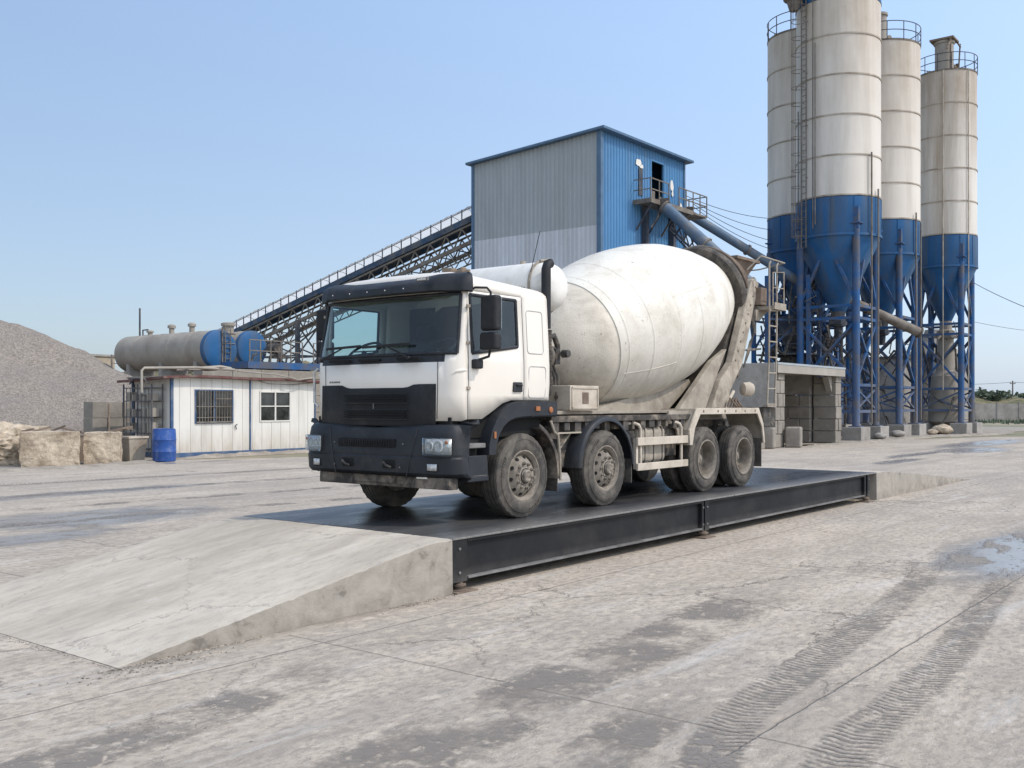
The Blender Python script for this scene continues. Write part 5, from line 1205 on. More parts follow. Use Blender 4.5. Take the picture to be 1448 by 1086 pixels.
# =============================================================== SHELTER OF STACKED BLOCKS
sh=thing('block_shelter','open fronted concrete shelter of stacked blocks under a slab roof behind the truck','shelter',35.5,12.0)
def blocks(m,x0,y0,x1,y1,z0,z1,bl,bh,seed,ax='x'):
    rnd=random.Random(seed); z=z0; r=0
    while z<z1-.05:
        a,b=(x0,x1) if ax=='x' else (y0,y1); p=a-(bl/2 if r%2 else 0)
        while p<b-.01:
            s,e=max(p,a),min(p+bl,b)
            if e-s>.05:
                j=rnd.uniform(-.02,.02)
                if ax=='x': m.box(s+.012,y0+j,z+.01,e-.012,y1+j,min(z+bh,z1)-.01)
                else: m.box(x0+j,s+.012,z+.01,x1+j,e-.012,min(z+bh,z1)-.01)
            p+=bl
        z+=bh; r+=1
MT['block']=mat('cast_block',(.29,.265,.225),.92,var=.28,vs=.9,dirt=(.2,.175,.15),da=.5,ds=1.5,bump=.7,bs_=9,bd=.04,specks=(.17,.15,.12),sp_amt=.66,sp_s=4)
for args in ((.1,0,1.15,1.4,0,3.5,.55,.62,1),(7.6,0,8.4,1.2,0,3.45,.8,.62,2),(7.4,1.3,8.3,6,0,2.5,1.2,.62,3,'y'),(3.6,5.6,7.3,6.3,0,2.5,1.3,.62,4),(0.1,1.5,1.0,5.4,0,2.5,1.2,.62,6,'y')):
    m=M(); blocks(m,*args); m.build('block_wall',MT['block'],sh,bevel=.035)
m=M(); m.box(-.05,-.15,3.50,8.35,6.6,3.66); m.box(-.08,-.20,3.42,8.4,-.15,3.86); m.build('roof_slab',MT['conc_light'],sh,bevel=.02)
m=M(); m.box(-.10,-.22,3.80,8.42,-.12,3.90); m.build('roof_beam',MT['clad_grey'],sh,bevel=.01)
m=M(); m.box(-.22,-.1,1.85,-.02,7.4,3.88); m.build('side_panel',MT['conc'],sh,bevel=.02)
m=M(); m.box(0,6.35,0,8.3,6.6,3.5); m.box(7.35,1.3,2.5,8.2,6.3,3.5); m.build('back_wall',MT['conc'],sh)
m=M(); m.box(2.3,1.2,0,2.38,1.3,2.5); m.box(1.15,1.2,2.45,2.4,1.3,2.55); m.box(1.2,1.35,0,2.3,1.42,2.4); m.build('door_frame',MT['steel_grey'],sh)
m=M(); m.prism([(7.0,3.42),(7.58,3.42),(7.58,2.6)],.2,.5,'y'); m.build('corner_bracket',MT['conc_light'],sh)
for i,(x,y_,l) in enumerate(((1.35,-.35,'grey cast block lying against the left pillar of the shelter'),(-.6,.1,'dark cast block on the ground left of the shelter pillar'))):
    o=M(); o.box(-.45,-.35,0,.45,.35,.95); o=o.build('cast_block',MT['block'],bevel=.08,seg=3); place(o,35.5+x,12+y_,0,.3); tagl(o,l,'block')
o=thing('pump_unit','dark machinery on a block left of the shelter behind the truck tail','machine',34.3,12.4)
m=M(); m.box(-.9,-.4,0,.5,1.2,.9); m.build('base_block',MT['block'],o,bevel=.04)
m=M(); m.lathe([(-.6,.32),(.6,.32)],(-.1,.2,1.3),(1,0,.1),20); m.box(-.7,-.2,.9,.4,.8,1.15); m.lathe([(0,.2),(.4,.2)],(.3,-.3,1.25),(0,-1,0),14); m.build('motor',MT['machinery'],o,smooth=35)

# =============================================================== BATCHING TOWER
bt=thing('batching_tower','tall tower clad in grey and blue corrugated sheet with a balcony door','building',34.2,20.6)
def corr(m,a,b,z0f,z1f,nrm,pitch=.27,d=.045):
    """ribbed sheet from a to b (x,y)"""
    a=Vector(a); b=Vector(b); Lg=(b-a).length; t=(b-a)/Lg; n=Vector(nrm); k=int(Lg/pitch); P=[]
    for i in range(k):
        s=i*Lg/k; q=Lg/k
        for f,o in ((0,0),(.42,0),(.55,d),(.87,d)): P.append((s+q*f,o))
    P.append((Lg,0)); vs=[]
    for s,o in P:
        p=a+t*s+n*o; z0=z0f(s/Lg); z1=z1f(s/Lg); vs+=[(p.x,p.y,z0),(p.x,p.y,z1)]
    m.add(vs,[(2*i,2*i+2,2*i+3,2*i+1) for i in range(len(P)-1)]); return m
DU,DV=8.5,8.2; zt=lambda v:15.6-.5*v
m=M(); corr(m,(0,0),(0,DV),lambda t:10.93,lambda t:zt(t),(-1,0)); m.build('grey_cladding',MT['clad_grey'],bt)
m=M(); corr(m,(0,0),(0,DV),lambda t:0,lambda t:10.93,(-1,0)); m.build('pale_cladding',MT['clad_pale'],bt)
m=M(); corr(m,(0,0),(4.95,0),lambda t:0,lambda t:15.6,(0,-1)); corr(m,(4.95,0),(6.22,0),lambda t:15.05,lambda t:15.6,(0,-1)); corr(m,(6.22,0),(DU,0),lambda t:0,lambda t:15.6,(0,-1)); corr(m,(4.95,0),(6.22,0),lambda t:0,lambda t:12.7,(0,-1)); m.build('blue_cladding',MT['clad_blue'],bt)
m=M(); corr(m,(DU,0),(DU,DV),lambda t:0,lambda t:zt(t),(1,0)); corr(m,(0,DV),(DU,DV),lambda t:0,lambda t:15.1,(0,1)); m.build('rear_cladding',MT['clad_blue'],bt)
m=M(); m.box(4.8,.3,12.6,6.4,2.5,12.7); m.box(4.8,2.5,12.6,6.4,2.6,15.2); m.build('door_interior',MT['dark'],bt)
m=M(); m.bar((5.35,.35,12.7),(5.35,.35,14.1),.12); m.box(5.4,.3,12.7,5.9,.6,13.6); m.build('inside_machine',MT['steel_grey'],bt)
m=M()
m.box(4.88,-.06,12.7,4.95,.05,15.05); m.box(6.22,-.06,12.7,6.29,.05,15.05); m.box(4.88,-.06,15.05,6.29,.05,15.12); m.build('door_frame',MT['clad_blue'],bt)
m=M(); m.box(-.13,-.13,0,-.002,.12,15.58); m.box(-.10,-.12,0,.14,-.05,15.58); m.box(-.12,DV-.05,0,.05,DV+.12,15.08); m.box(DU-.05,-.10,0,DU+.10,.05,15.58); m.each('corner_trim',MT['trim'],bt)
m=M(); m.add([(-.35,-.45,15.62),(DU+.45,-.45,15.62),(DU+.45,DV+.35,15.09),(-.35,DV+.35,15.09),(-.35,-.45,15.74),(DU+.45,-.45,15.74),(DU+.45,DV+.35,15.21),(-.35,DV+.35,15.21)],[(0,3,2,1),(4,5,6,7),(0,1,5,4),(1,2,6,5),(2,3,7,6),(3,0,4,7)]); m.build('roof',MT['trim'],bt)
m=M(); m.box(3.62,-.07,13.0,4.0,-.05,14.45); m.build('dark_panel',MT['steel_dark'],bt)
m=M(); m.box(3.5,-.062,14.4,3.98,-.048,14.85)
m=M()
for (x,z,w_,h_) in ((3.35,14.5,.5,.35),(3.75,14.42,.3,.22),(6.95,13.8,.35,.5),(7.1,13.5,.2,.3),(8.05,12.6,.25,.6)):
    rnd=random.Random(int(x*10)); P=[(x+w_*.5+w_*.55*math.cos(a)*(.7+.5*rnd.random()),z+h_*.5+h_*.6*math.sin(a)*(.7+.5*rnd.random())) for a in [q*PI/6 for q in range(12)]]; m.prism(P,-.062,-.052,'y')
m.build('peeled_patch',MT['tank_white'],bt)
m=M(); m.box(3.0,-1.15,12.45,7.5,-.07,12.55); m.box(3.0,-1.18,12.38,7.5,-1.12,12.62); m.box(2.98,-1.15,12.38,3.04,-.07,12.62); m.box(7.5,-1.15,12.45,9.2,.9,12.55); 
bal=m.build('balcony',MT['steel_grey'],bt)
m=M()
for h in (.55,1.1):
    m.bar((3.03,-1.12,12.55+h),(4.9,-1.12,12.55+h),.05); m.bar((3.03,-1.12,12.55+h),(3.03,-.1,12.55+h),.05); m.bar((6.0,-1.12,12.55+h),(9.2,-1.12,12.55+h),.05); m.bar((9.2,-1.12,12.55+h),(9.2,.9,12.55+h),.05)
for x in (3.03,3.9,4.9,6.0,6.8,7.6,8.4,9.2): m.bar((x,-1.12,12.55),(x,-1.12,13.65),.05)
m.bar((9.2,0,12.55),(9.2,0,13.65),.05); m.bar((9.2,.9,12.55),(9.2,.9,13.65),.05)
m.build('balcony_rail',MT['steel_grey'],bal)
m=M()
for x in (3.3,4.6,5.9,7.2): m.bar((x,-1.05,12.45),(x,-.1,11.1),.08)
for x in (3.9,6.8): m.box(x,-.35,10.2,x+.28,-.08,12.45)
m.tube([(4.2,-.9,12.4),(4.0,-1.0,11.8),(3.6,-.8,11.2)],.05,6)
m.build('balcony_bracket',MT['steel_dark'],bal)
# wires from the tower to the silos
def wire(a,b,sag,label,r=.018,n=14):
    a=Vector(a);b=Vector(b); m=M(); P=[a+(b-a)*(i/n)-Vector((0,0,sag*4*(i/n)*(1-i/n))) for i in range(n+1)]
    m.tube([p-a for p in P],r,5); o=m.build('wire',MT['steel_dark']); o.location=a; tagl(o,label,'wire','wires between the tower and the silos' if 'tower' in label else None); return o
for i,(p0,p1) in enumerate((((966,275),(1089,309)),((978,284),(1089,325)),((980,288),(1089,340)),((980,292),(1089,352)))):
    wire(at(*p0,57),at(*p1,62),.25,('highest','second highest','second lowest','lowest')[i]+' of the thin wires running from the blue tower to the silos')

# =============================================================== CONVEYOR
cv=thing('belt_conveyor','long covered belt conveyor on a lattice truss rising to the grey tower','conveyor',36,28.8)
# local: y runs away from the tower; slope
y1=32.0; za=lambda y_:12.78-.248*y_   # underside of belt frame
def along(y_,x,dz_): return (x,y_,za(y_)+dz_)
m=M()
for x in (-.62,.62): m.bar(along(-.2,x,0),along(y1,x,0),.12,.34)
m.build('belt_frame',MT['conv_blue'],cv)
m=M(); m.bar(along(-.2,0,.22),along(y1,0,.22),.95,.05); m.build('belt',MT['dark'],cv)
m=M()
for k in range(40):
    y_=.3+k*.8; m.lathe([(-.5,.07),(.5,.07)],along(y_,0,.12),(1,0,0),8)
    for x in (-.66,.66): m.bar(along(y_,x,.1),along(y_,x,.75),.05)
m.build('idler_post',MT['conv_blue'],cv)
m=M(); vs=[]; K=40   # continuous weather hood over the belt
for k in range(K+1):
    y_=k*.8
    for q in range(9): a=PI*q/8; vs.append(along(y_,-.70*math.cos(a),.60+.30*math.sin(a)))
m.add(vs,[(k*9+i,k*9+i+1,k*9+i+10,k*9+i+9) for k in range(K) for i in range(8)])
hm,hnt,hbs,hoc=newmat('hood_frp'); tl=nd(hnt,'ShaderNodeBsdfTranslucent',Color=(.95,.95,.92,1)); hx=nd(hnt,'ShaderNodeMixShader'); hx.inputs[0].default_value=.6
hbs.inputs['Base Color'].default_value=(.82,.82,.80,1); hbs.inputs['Roughness'].default_value=.5; L(hnt,hbs.outputs[0],hx.inputs[1]); L(hnt,tl.outputs[0],hx.inputs[2]); L(hnt,hx.outputs[0],hnt.nodes['Material Output'].inputs[0])
hood=m.build('belt_cover',hm,cv,smooth=50)
m=M()
for k in range(0,K+1,2):
    y_=k*.8; m.tube([along(y_,-.71*math.cos(PI*q/8),.60+.31*math.sin(PI*q/8)) for q in range(9)],.02,4)
    m.bar(along(y_,-.70,.60),along(y_+1.6,-.70,.60),.03)
m.build('hood_rib',MT['steel_grey'],hood)
m=M()   # main lattice girder
for x in (-.7,.7):
    m.bar(along(-.2,x,-.35),along(y1,x,-.35),.10); m.bar(along(-.2,x,-1.35),along(y1,x,-1.35),.13,.22)
N=26
for k in range(N):
    a=k*y1/N; b=(k+1)*y1/N; md=(a+b)/2
    for x in (-.7,.7): m.bar(along(a,x,-1.3),along(md,x,-.38),.065); m.bar(along(md,x,-.38),along(b,x,-1.3),.065)
    m.bar(along(a,-.7,-1.35),along(a,.7,-1.35),.06); m.bar(along(a,-.7,-1.35),along(b,.7,-1.35),.05)
m.build('truss',MT['steel_grey'],cv)
m=M()   # lower stiffening truss near the tower and the mid span
for x in (-.5,.5): m.bar(along(-.2,x,-2.1),along(22,x,-1.95),.07)
for k in range(22):
    for x in (-.5,.5): m.bar(along(k,x*1.3,-1.4),along(k+.5,x,-2.05),.05); m.bar(along(k+.5,x,-2.05),along(k+1,x*1.3,-1.4),.05)
m.build('lower_truss',MT['steel_grey'],cv)
m=M()   # walkway railing
for h in (.5,1.0): m.bar(along(-.2,.95,h-.2),along(y1,.95,h-.2),.04)
m.build('walkway_rail',MT['steel_dark'],cv)
# trestle
for (yy,) in ((17.9,),):
    m=M()
    c=[(-.9,yy-2.0),(.9,yy-2.0),(.9,yy+2.0),(-.9,yy+2.0)]
    for i,(x,y_) in enumerate(c): m.bar((x,y_,0),(x,y_,za(y_)-1.35),.24)
    for i in range(4):
        a=c[i];b=c[(i+1)%4]
        for z in (1,3.1,5.2): m.bar((*a,z),(*b,min(z,za(b[1])-1.5)),.1); m.bar((*a,z),(*b,min(z+2.0,za(b[1])-1.4)),.08); m.bar((*b,z),(*a,min(z+2.0,za(a[1])-1.4)),.08)
    m.build('trestle',MT['steel_dark'],cv)

# =============================================================== TANKS, PLATFORM, CABIN
def htank(label,X,Y,z,r,Lg,ends='silo_blue',body='tank_grey',grp=None):
    # lies along v, near end at (X,Y)
    o=thing('horizontal_tank',label,'tank',X,Y,0,rot=TH,world=True)
    m=M(); m.lathe([(0,r),(Lg,r),(Lg+.18,r*.85),(Lg+.32,r*.4),(Lg+.34,0)],(0,0,z),(0,1,0),64); b=m.build('tank_shell',MT[body],o,smooth=35)
    m=M(); m.lathe([(-.14,0),(-.13,r*.5),(-.08,r*.85),(-.02,r*.99),(.05,r+.012),(.30,r+.012)],(0,0,z),(0,1,0),64); m.build('tank_end',MT[ends],o,smooth=35)
    m=M()
    for q in range(1,5): y_=Lg*q/5; m.lathe([(y_-.03,r+.002),(y_-.02,r+.014),(y_+.02,r+.014),(y_+.03,r+.002)],(0,0,z),(0,1,0),64)
    m.build('tank_seam',MT[body],b,smooth=30)
    m=M()
    for y_ in (1.0,Lg*.5,Lg-1): m.box(-r*.8,y_-.15,z-r-.35,r*.8,y_+.15,z-r*.55)
    m.each('saddle',MT['conc'],o)
    return o
tk=htank('long beige horizontal tank with blue round end above the white cabin',-14.5,50.0,4.73,.97,8.1)
m=M()
for y_,h_,r_ in ((6.2,.28,.16),(4.2,.5,.17),(2.4,.5,.17)):
    m.lathe([(-.1,r_*.8),(h_*.6,r_*.8),(h_*.6,r_*1.25),(h_*.85,r_*1.25),(h_,r_*.6)],(0,y_,4.73+.95),(0,0,1),16)
m.each('tank_vent',MT['tank_grey'],tk,smooth=30)
m=M(); m.bar((0,7.2,5.6),(0,7.2,7.2),.07); m.tube([(0,6.9,5.6),(0,6.9,6.0),(0,6.4,6.0)],.04,6); m.build('tank_pipe',MT['steel_dark'],tk)
m=M(); m.bar((.0,-.16,3.8),(.0,-.16,5.75),.06); 
for s in (-.16,.16): m.bar((s+.3,-.2,3.9),(s+.3,-.2,5.9),.035)
for k in range(7): m.bar((.14,-.2,4+k*.28),(.46,-.2,4+k*.28),.03)
m.ring((.3,-.3,5.5),(0,0,1),.3,.02,16,5); m.ring((.3,-.3,5.0),(0,0,1),.3,.02,16,5); m.build('tank_ladder',MT['steel_grey'],tk)
tk2=htank('shorter blue ended tank right of the long beige tank',-14.6,56.6,5.15,.99,5.0)
m=M(); m.lathe([(0,.3),(.7,.3),(.7,.4),(.85,.4),(.9,.25)],(-.9,1.0,5.7),(0,0,1),20); m.build('tank_vent',MT['tank_grey'],tk2,smooth=30)
m=M(); m.lathe([(-.5,.28),(.3,.28)],(.95,-.6,5.15),(0,1,0),18); m.box(.8,-.9,4.6,1.6,-.5,4.9); m.build('end_valve',MT['machinery'],tk2)
# support wall under the tanks
w=thing('concrete_block_wall','grey concrete block wall behind the cabin under the long tank','wall',20.0,31.0)
m=M(); blocks(m,-1.6,.0,7.0,.6,0,3.6,1.6,.8,9); blocks(m,-1.6,.6,-1.0,7,0,3.3,1.6,.8,10,'y'); m.build('block_course',MT['block'],w,bevel=.02)
w=thing('retaining_wall','stepped grey block wall holding back the gravel beside the cabin','wall',14.6,30.6)
m=M(); blocks(m,-1.5,0,.8,.7,0,2.1,1.3,.72,13); m.build('block_course',MT['block'],w,bevel=.02)
# platform
pf=wthing('steel_platform','blue steel platform with railings in front of the blue tank ends','platform',-12.6,46.6)
a=rel(pf,at(322,512,47)); b=rel(pf,at(440,519,50.5))
m=M(); m.box(0,-.6,3.72,5.2,1.3,3.80); m.box(-.05,-.66,3.66,5.25,-.58,3.98); m.box(-.05,1.28,3.66,5.25,1.36,3.98); m.box(-.08,-.6,3.66,0,1.3,3.98); m.build('deck',MT['steel_blue'],pf)
m=M()
for x in (.35,2.7,5.1):
    for y_ in (-.5,1.2): m.bar((x,y_,0),(x,y_,3.7),.2); m.bar((x,y_,2.6),(x+.5 if x<5 else x-.5,y_,3.6),.1)
m.build('post',MT['steel_blue'],pf)
m=M()
for h in (.5,1.0): m.bar((.1,-.58,3.98+h),(3.2,-.58,3.98+h),.045); m.bar((3.9,-.58,3.98+h),(5.2,-.58,3.98+h),.04)
for x in (.1,.7,1.3,1.9,2.5,3.2,3.9,4.5,5.2): m.bar((x,-.58,3.9),(x,-.58,4.98),.045)
m.build('railing',MT['steel_grey'],pf)
m=M()
for k in range(5): m.tube([(.4+k*.5,-.3,3.9),(.5+k*.5,-.3,4.3+.1*(k%2)),(.8+k*.5,-.2,4.35)],.05,6)
m.build('valve_pipe',MT['machinery'],pf)
# cabin
cb=thing('site_cabin','white panel cabin with blue trim a barred window and a plain window','cabin',13.78,26.2)
CL,CD,CH=6.85,2.6,2.98
def wallgrid(m,x0,x1,y_,z0,z1,holes,th=.06):
    xs=sorted({x0,x1,*[h[0] for h in holes],*[h[1] for h in holes]}); 
    for a,b in zip(xs,xs[1:]):
        hs=[h for h in holes if h[0]<=a+1e-6 and h[1]>=b-1e-6]
        if hs: h=hs[0]; m.box(a,y_,z0,b,y_+th,h[2]); m.box(a,y_,h[3],b,y_+th,z1)
        else: m.box(a,y_,z0,b,y_+th,z1)
w1=(1.03,2.67,1.30,2.50); w2=(4.05,5.52,1.33,2.47)
m=M(); wallgrid(m,0,CL,0,.16,CH,[w1,w2]); m.box(0,.06,.16,.06,CD,CH); m.box(CL-.06,.06,.16,CL,CD,CH); m.box(0,CD-.06,.16,CL,CD,CH); wl=m.build('wall',MT['cabin'],cb)
m=M()
x=.32
while x<CL:
    if not (w1[0]-.03<x<w1[1]+.03 or w2[0]-.03<x<w2[1]+.03): m.box(x-.006,-.004,.17,x+.006,-.0005,CH)
    else:
        h=w1 if x<3 else w2; m.box(x-.006,-.004,.17,x+.006,-.0005,h[2]-.06); m.box(x-.006,-.004,h[3]+.06,x+.006,-.0005,CH)
    x+=.475
m.build('panel_joint',MT['tank_grey'],wl)
m=M(); m.box(-.05,-.05,.0,CL+.05,.02,.16); m.box(-.05,-.04,.0,.0,CD,.16); m.box(-.07,-.07,0,.03,.03,CH+.05); m.box(3.50,-.045,.1,3.56,-.004,CH); m.box(CL-.0,-.05,.1,CL+.05,.03,CH); m.box(-.06,CD-.05,0,.03,CD+.03,CH); m.build('blue_trim',MT['cabin_blue'],cb)
m=M()   # sagging roof sheet
vs=[];nn=24
for j,(y_,dz_) in enumerate(((-.30,0),(CD+.25,-.12))):
    for i in range(nn+1):
        t=i/nn; x=-.55+ (CL+.85)*t; z=3.02+dz_+.03*math.sin(t*9)+.09*math.sin(t*PI)+( -.06*t); vs.append((x,y_,z))
f=[(i,i+1,nn+2+i,nn+1+i) for i in range(nn)]
m.add(vs,f); m.build('roof_sheet',MT['fascia'],cb,solid=.09)
m=M(); m.tube([(-1.3,-.1,2.4),(-1.3,-.1,3.2),(-1.2,-.1,3.3),(1.0,-.1,3.38),(3.0,.3,3.36)],.05,8); m.tube([(.6,.6,3.3),(2.2,.1,3.45),(2.9,.4,3.4)],.07,6); m.tube([(3,.1,3.3),(4.6,-.3,3.2),(5.6,-.45,3.0),(6.5,-.3,3.1)],.03,6); m.box(.9,.3,3.3,2.2,.9,3.42); m.build('roof_pipe',MT['tank_grey'],cb,smooth=40)
def window(h,frame,parent_bars,name):
    x0,x1,z0,z1=h; m=M(); f=.05
    m.box(x0-f,-.035,z0-f,x1+f,-.002,z0); m.box(x0-f,-.035,z1,x1+f,-.002,z1+f); m.box(x0-f,-.035,z0,x0,-.002,z1); m.box(x1,-.035,z0,x1+f,-.002,z1); m.box((x0+x1)/2-.03,-.03,z0,(x0+x1)/2+.03,.03,z1)
    w=m.build('window',frame,cb); m=M(); m.box(x0,.03,z0,x1,.036,z1); m.build('pane',MT['pane'],w); m=M(); m.box(x0,.12,z0,x1,.13,z1); m.build('curtain',MT['rubber_grip'] if parent_bars else MT['hopper'],w)
    m=M()
    if parent_bars:
        for k in range(1,13): x=x0+(x1-x0)*k/13; m.bar((x,-.06,z0-.02),(x,-.06,z1+.02),.022)
        for z in (z0+.18,z0+.6,): m.bar((x0,-.06,z),(x1,-.06,z),.025)
        m.bar(((x0+x1)/2,-.062,z0+.9),(x1,-.062,z0+.9),.025)
        m.bar((x0,-.06,z0),(x1,-.06,z0),.05); m.build('window_bars',MT['steel_grey'],w)
    else:
        m.box(x0,-.02,z0+.56,x1,.02,z0+.60); m.build('transom',frame,w)
window(w1,MT['cabin_blue'],True,'a'); window(w2,MT['cabin'],False,'b')
m=M(); m.tube([(2.9,-.03,1.2),(2.8,-.05,1.15),(2.85,-.05,1.0)],.02,6); m.tube([(3.9,-.05,2.95),(4.3,-.15,2.82),(5.5,-.15,2.80),(6.6,-.1,2.9)],.012,5); m.build('cable',MT['steel_dark'],cb)
# cage rack on the cabin end
rk=thing('steel_rack','tall dark steel rack standing against the left end of the cabin','rack',13.2,26.6)
m=M()
for x,y_ in ((0,0),(0,1.9),(.45,0),(.45,1.9),(0,.95)): m.bar((x,y_,0),(x,y_,2.75),.045)
for z in (.3,.9,1.5,2.1,2.6):
    m.bar((0,0,z),(0,1.9,z),.035); m.bar((.45,0,z),(.45,1.9,z),.035)
for k in range(7): m.bar((0,.2+k*.25,.1),(0,.2+k*.25,2.6),.02)
m.tube([(0,.2,2.75),(0,.5,2.95),(0,1.2,2.95),(0,1.5,2.75)],.03,6); m.build('rack_frame',MT['steel_dark'],rk)
m=M(); rnd=random.Random(2)
for z in (.92,1.52,2.12):
    for k in range(5): y_=.15+k*.34; m.box(.05,y_,z,.38,y_+.26,z+.12+.28*rnd.random())
m.each('stored_scrap',MT['tank_grey'],rk)
# barrel and bin
o=thing('plastic_drum','blue plastic drum standing by the cabin corner','drum',12.15,24.15)
m=M(); m.lathe([(0,.34),(.02,.375),(.06,.385),(.33,.395),(.35,.408),(.38,.395),(.74,.395),(.76,.408),(.79,.395),(1.06,.385),(1.10,.37),(1.13,.375),(1.14,.34),(1.12,.33),(1.10,.0)],(0,0,0),(0,0,1),48); m.build('drum_body',MT['barrel'],o,smooth=35)
m=M(); m.lathe([(0,.04),(.03,.04)],(.2,.05,1.10),(0,0,1),12); m.lathe([(0,.04),(.03,.04)],(-.2,-.05,1.10),(0,0,1),12); m.build('bung_cap',MT['barrel'],o)
o=thing('waste_bin','rusty beige tapered bin between the stone block and the blue drum','bin',11.65,25.3)
m=M(); m.taper((-.28,-.28,.28,.28),0,(-.36,-.36,.36,.36),.86); m.build('bin_body',MT['bin'],o,bevel=.015)
m=M(); m.box(-.385,-.385,.80,.385,-.36,.87); m.box(-.385,.36,.80,.385,.385,.87); m.box(-.385,-.36,.80,-.36,.36,.87); m.box(.36,-.36,.80,.385,.36,.87); m.build('bin_rim',MT['frame_light'],o)
# stone blocks
for i,(px,Y,rx,ry,rz,lb,rt) in enumerate(((71,32.6,.86,.62,.57,'large tan stone block, wider of the two in front of the gravel heap',-.5),(146,33.9,.55,.55,.54,'squarer tan stone block next to the rusty bin',-.62),(2,33.6,.85,.8,.62,'brown boulder at the left edge of the picture',.2))):
    q=blob_rock(rx,ry,rz,i+3,rough=.055 if i<2 else .2,box_=.93 if i<2 else .3); o=q.build('stone_block' if i<2 else 'boulder',MT['rock'],smooth=50); p=at(px,655,Y); o.location=(p.x,p.y,-.03); o.rotation_euler=(0,0,rt+TH); tagl(o,lb,'stone')
o=thing('scrap_heap','dark scrap timber lying behind the stone blocks','scrap',9.6,26.6)
m=M(); rnd=random.Random(8)
for k in range(12): x=rnd.uniform(-1.8,2.2); m.bar((x,rnd.uniform(-.4,.4),.9+rnd.random()*.3),(x+rnd.uniform(.3,.9),rnd.uniform(-.4,.4),.95+rnd.random()*.3),.06)
m.bar((1.9,0,0),(1.9,0,2.0),.05); m.box(-.6,-.2,0,2.3,.3,.9); m.build('scrap_pile',MT['hopper'],o)
# gravel heap
def gravel_mat():
    m,nt,bs,oc=newmat('gravel'); vo=nd(nt,'ShaderNodeTexVoronoi',Scale=16.0); L(nt,oc,vo.inputs['Vector']); sp=nt.nodes.new('ShaderNodeSeparateColor'); L(nt,vo.outputs['Color'],sp.inputs[0])
    n=noise(nt,oc,.35,7,.65); n2=noise(nt,oc,3,8,.8); c=mix(nt,ramp(nt,sp.outputs[0],[(0,0),(1,1)]),(.165,.138,.112),(.335,.293,.247)); c=mix(nt,ramp(nt,n,[(.4,.0),(.62,.5)]),c,(.20,.18,.165)); c=mix(nt,ramp(nt,n2,[(.35,.5),(.5,0)]),c,(.14,.125,.115))
    L(nt,c,bs.inputs['Base Color']); bs.inputs['Roughness'].default_value=.95; b=nd(nt,'ShaderNodeBump',Strength=.8,Distance=.05); L(nt,math_(nt,'ADD',vo.outputs['Distance'],math_(nt,'MULTIPLY',n2,1.4)),b.inputs['Height']); L(nt,b.outputs[0],bs.inputs['Normal']); return m
from mathutils import noise as MN
def heap(label,X,Y,r,h,name='gravel_heap',mt=None,ex=1.0,seed=0,peak=.06):
    vs=[];fs=[];n=150;K=90
    for k in range(K+1):
        for i in range(n):
            a=2*PI*i/n; rr=r*k/K*(1+.07*math.sin(a*3+seed)+.05*math.sin(a*5+1+seed)); x=rr*math.cos(a)*ex; y_=rr*math.sin(a); t=k/K
            z=h*(1-math.sqrt(t*t+peak*peak))/(1-peak); z=max(z,0); z=z*(1-.10*math.sin(t*PI)) + MN.fractal(Vector((x*.35,y_*.35,seed)),1,2,5)*.22*min(1,(1-t)*6)+MN.fractal(Vector((x*2.2,y_*2.2,seed)),1,2,4)*.05*min(1,(1-t)*6); vs.append((x,y_,z if k<K else -.05))
    for k in range(K):
        for i in range(n): fs.append((k*n+i,k*n+(i+1)%n,(k+1)*n+(i+1)%n,(k+1)*n+i))
    o=M().add(vs,fs).build(name,mt,smooth=70); o.location=(X,Y,0); tagl(o,label,'heap'); return o
GM=gravel_mat()
heap('tall grey gravel heap with a pointed top at the left side',-24.6,48,12.0,6.1,mt=GM,seed=1.0,peak=.17)
heap('lower shoulder of gravel on the right flank of the tall heap',-24.4,55,8.8,5.2,mt=GM,seed=2.3,peak=.2)
w=thing('low_wall','low grey concrete wall along the foot of the gravel heap','wall',8.5,31.5)
m=M(); blocks(m,-9,0,3.4,.5,0,1.15,2.0,.58,21); m.build('block_course',MT['tanwall'],w,bevel=.05)
# small tan building behind the heap, yard clutter behind the tanks
b=wthing('tan_building','small tan flat roofed building peeping over the gravel heap','building',-31.6,76)
m=M(); m.box(-1.6,-1.2,0,1.0,1.2,5.6); m.build('wall',MT['tanwall'],b); m=M(); m.box(-1.7,-1.3,5.6,1.1,1.3,5.75); m.build('roof',MT['conc'],b)
b=wthing('loading_frame','thin steel frame with railings left of the long tank','frame',-26,70)
m=M()
for x in (-2,-1,0,1,2): m.bar((x,0,0),(x,0,5.4),.09)
for z in (4.2,4.8,5.3): m.bar((-2,0,z),(2,0,z),.06)
m.box(-2,-.5,3.6,2,.5,3.75); m.build('frame',MT['steel_grey'],b)
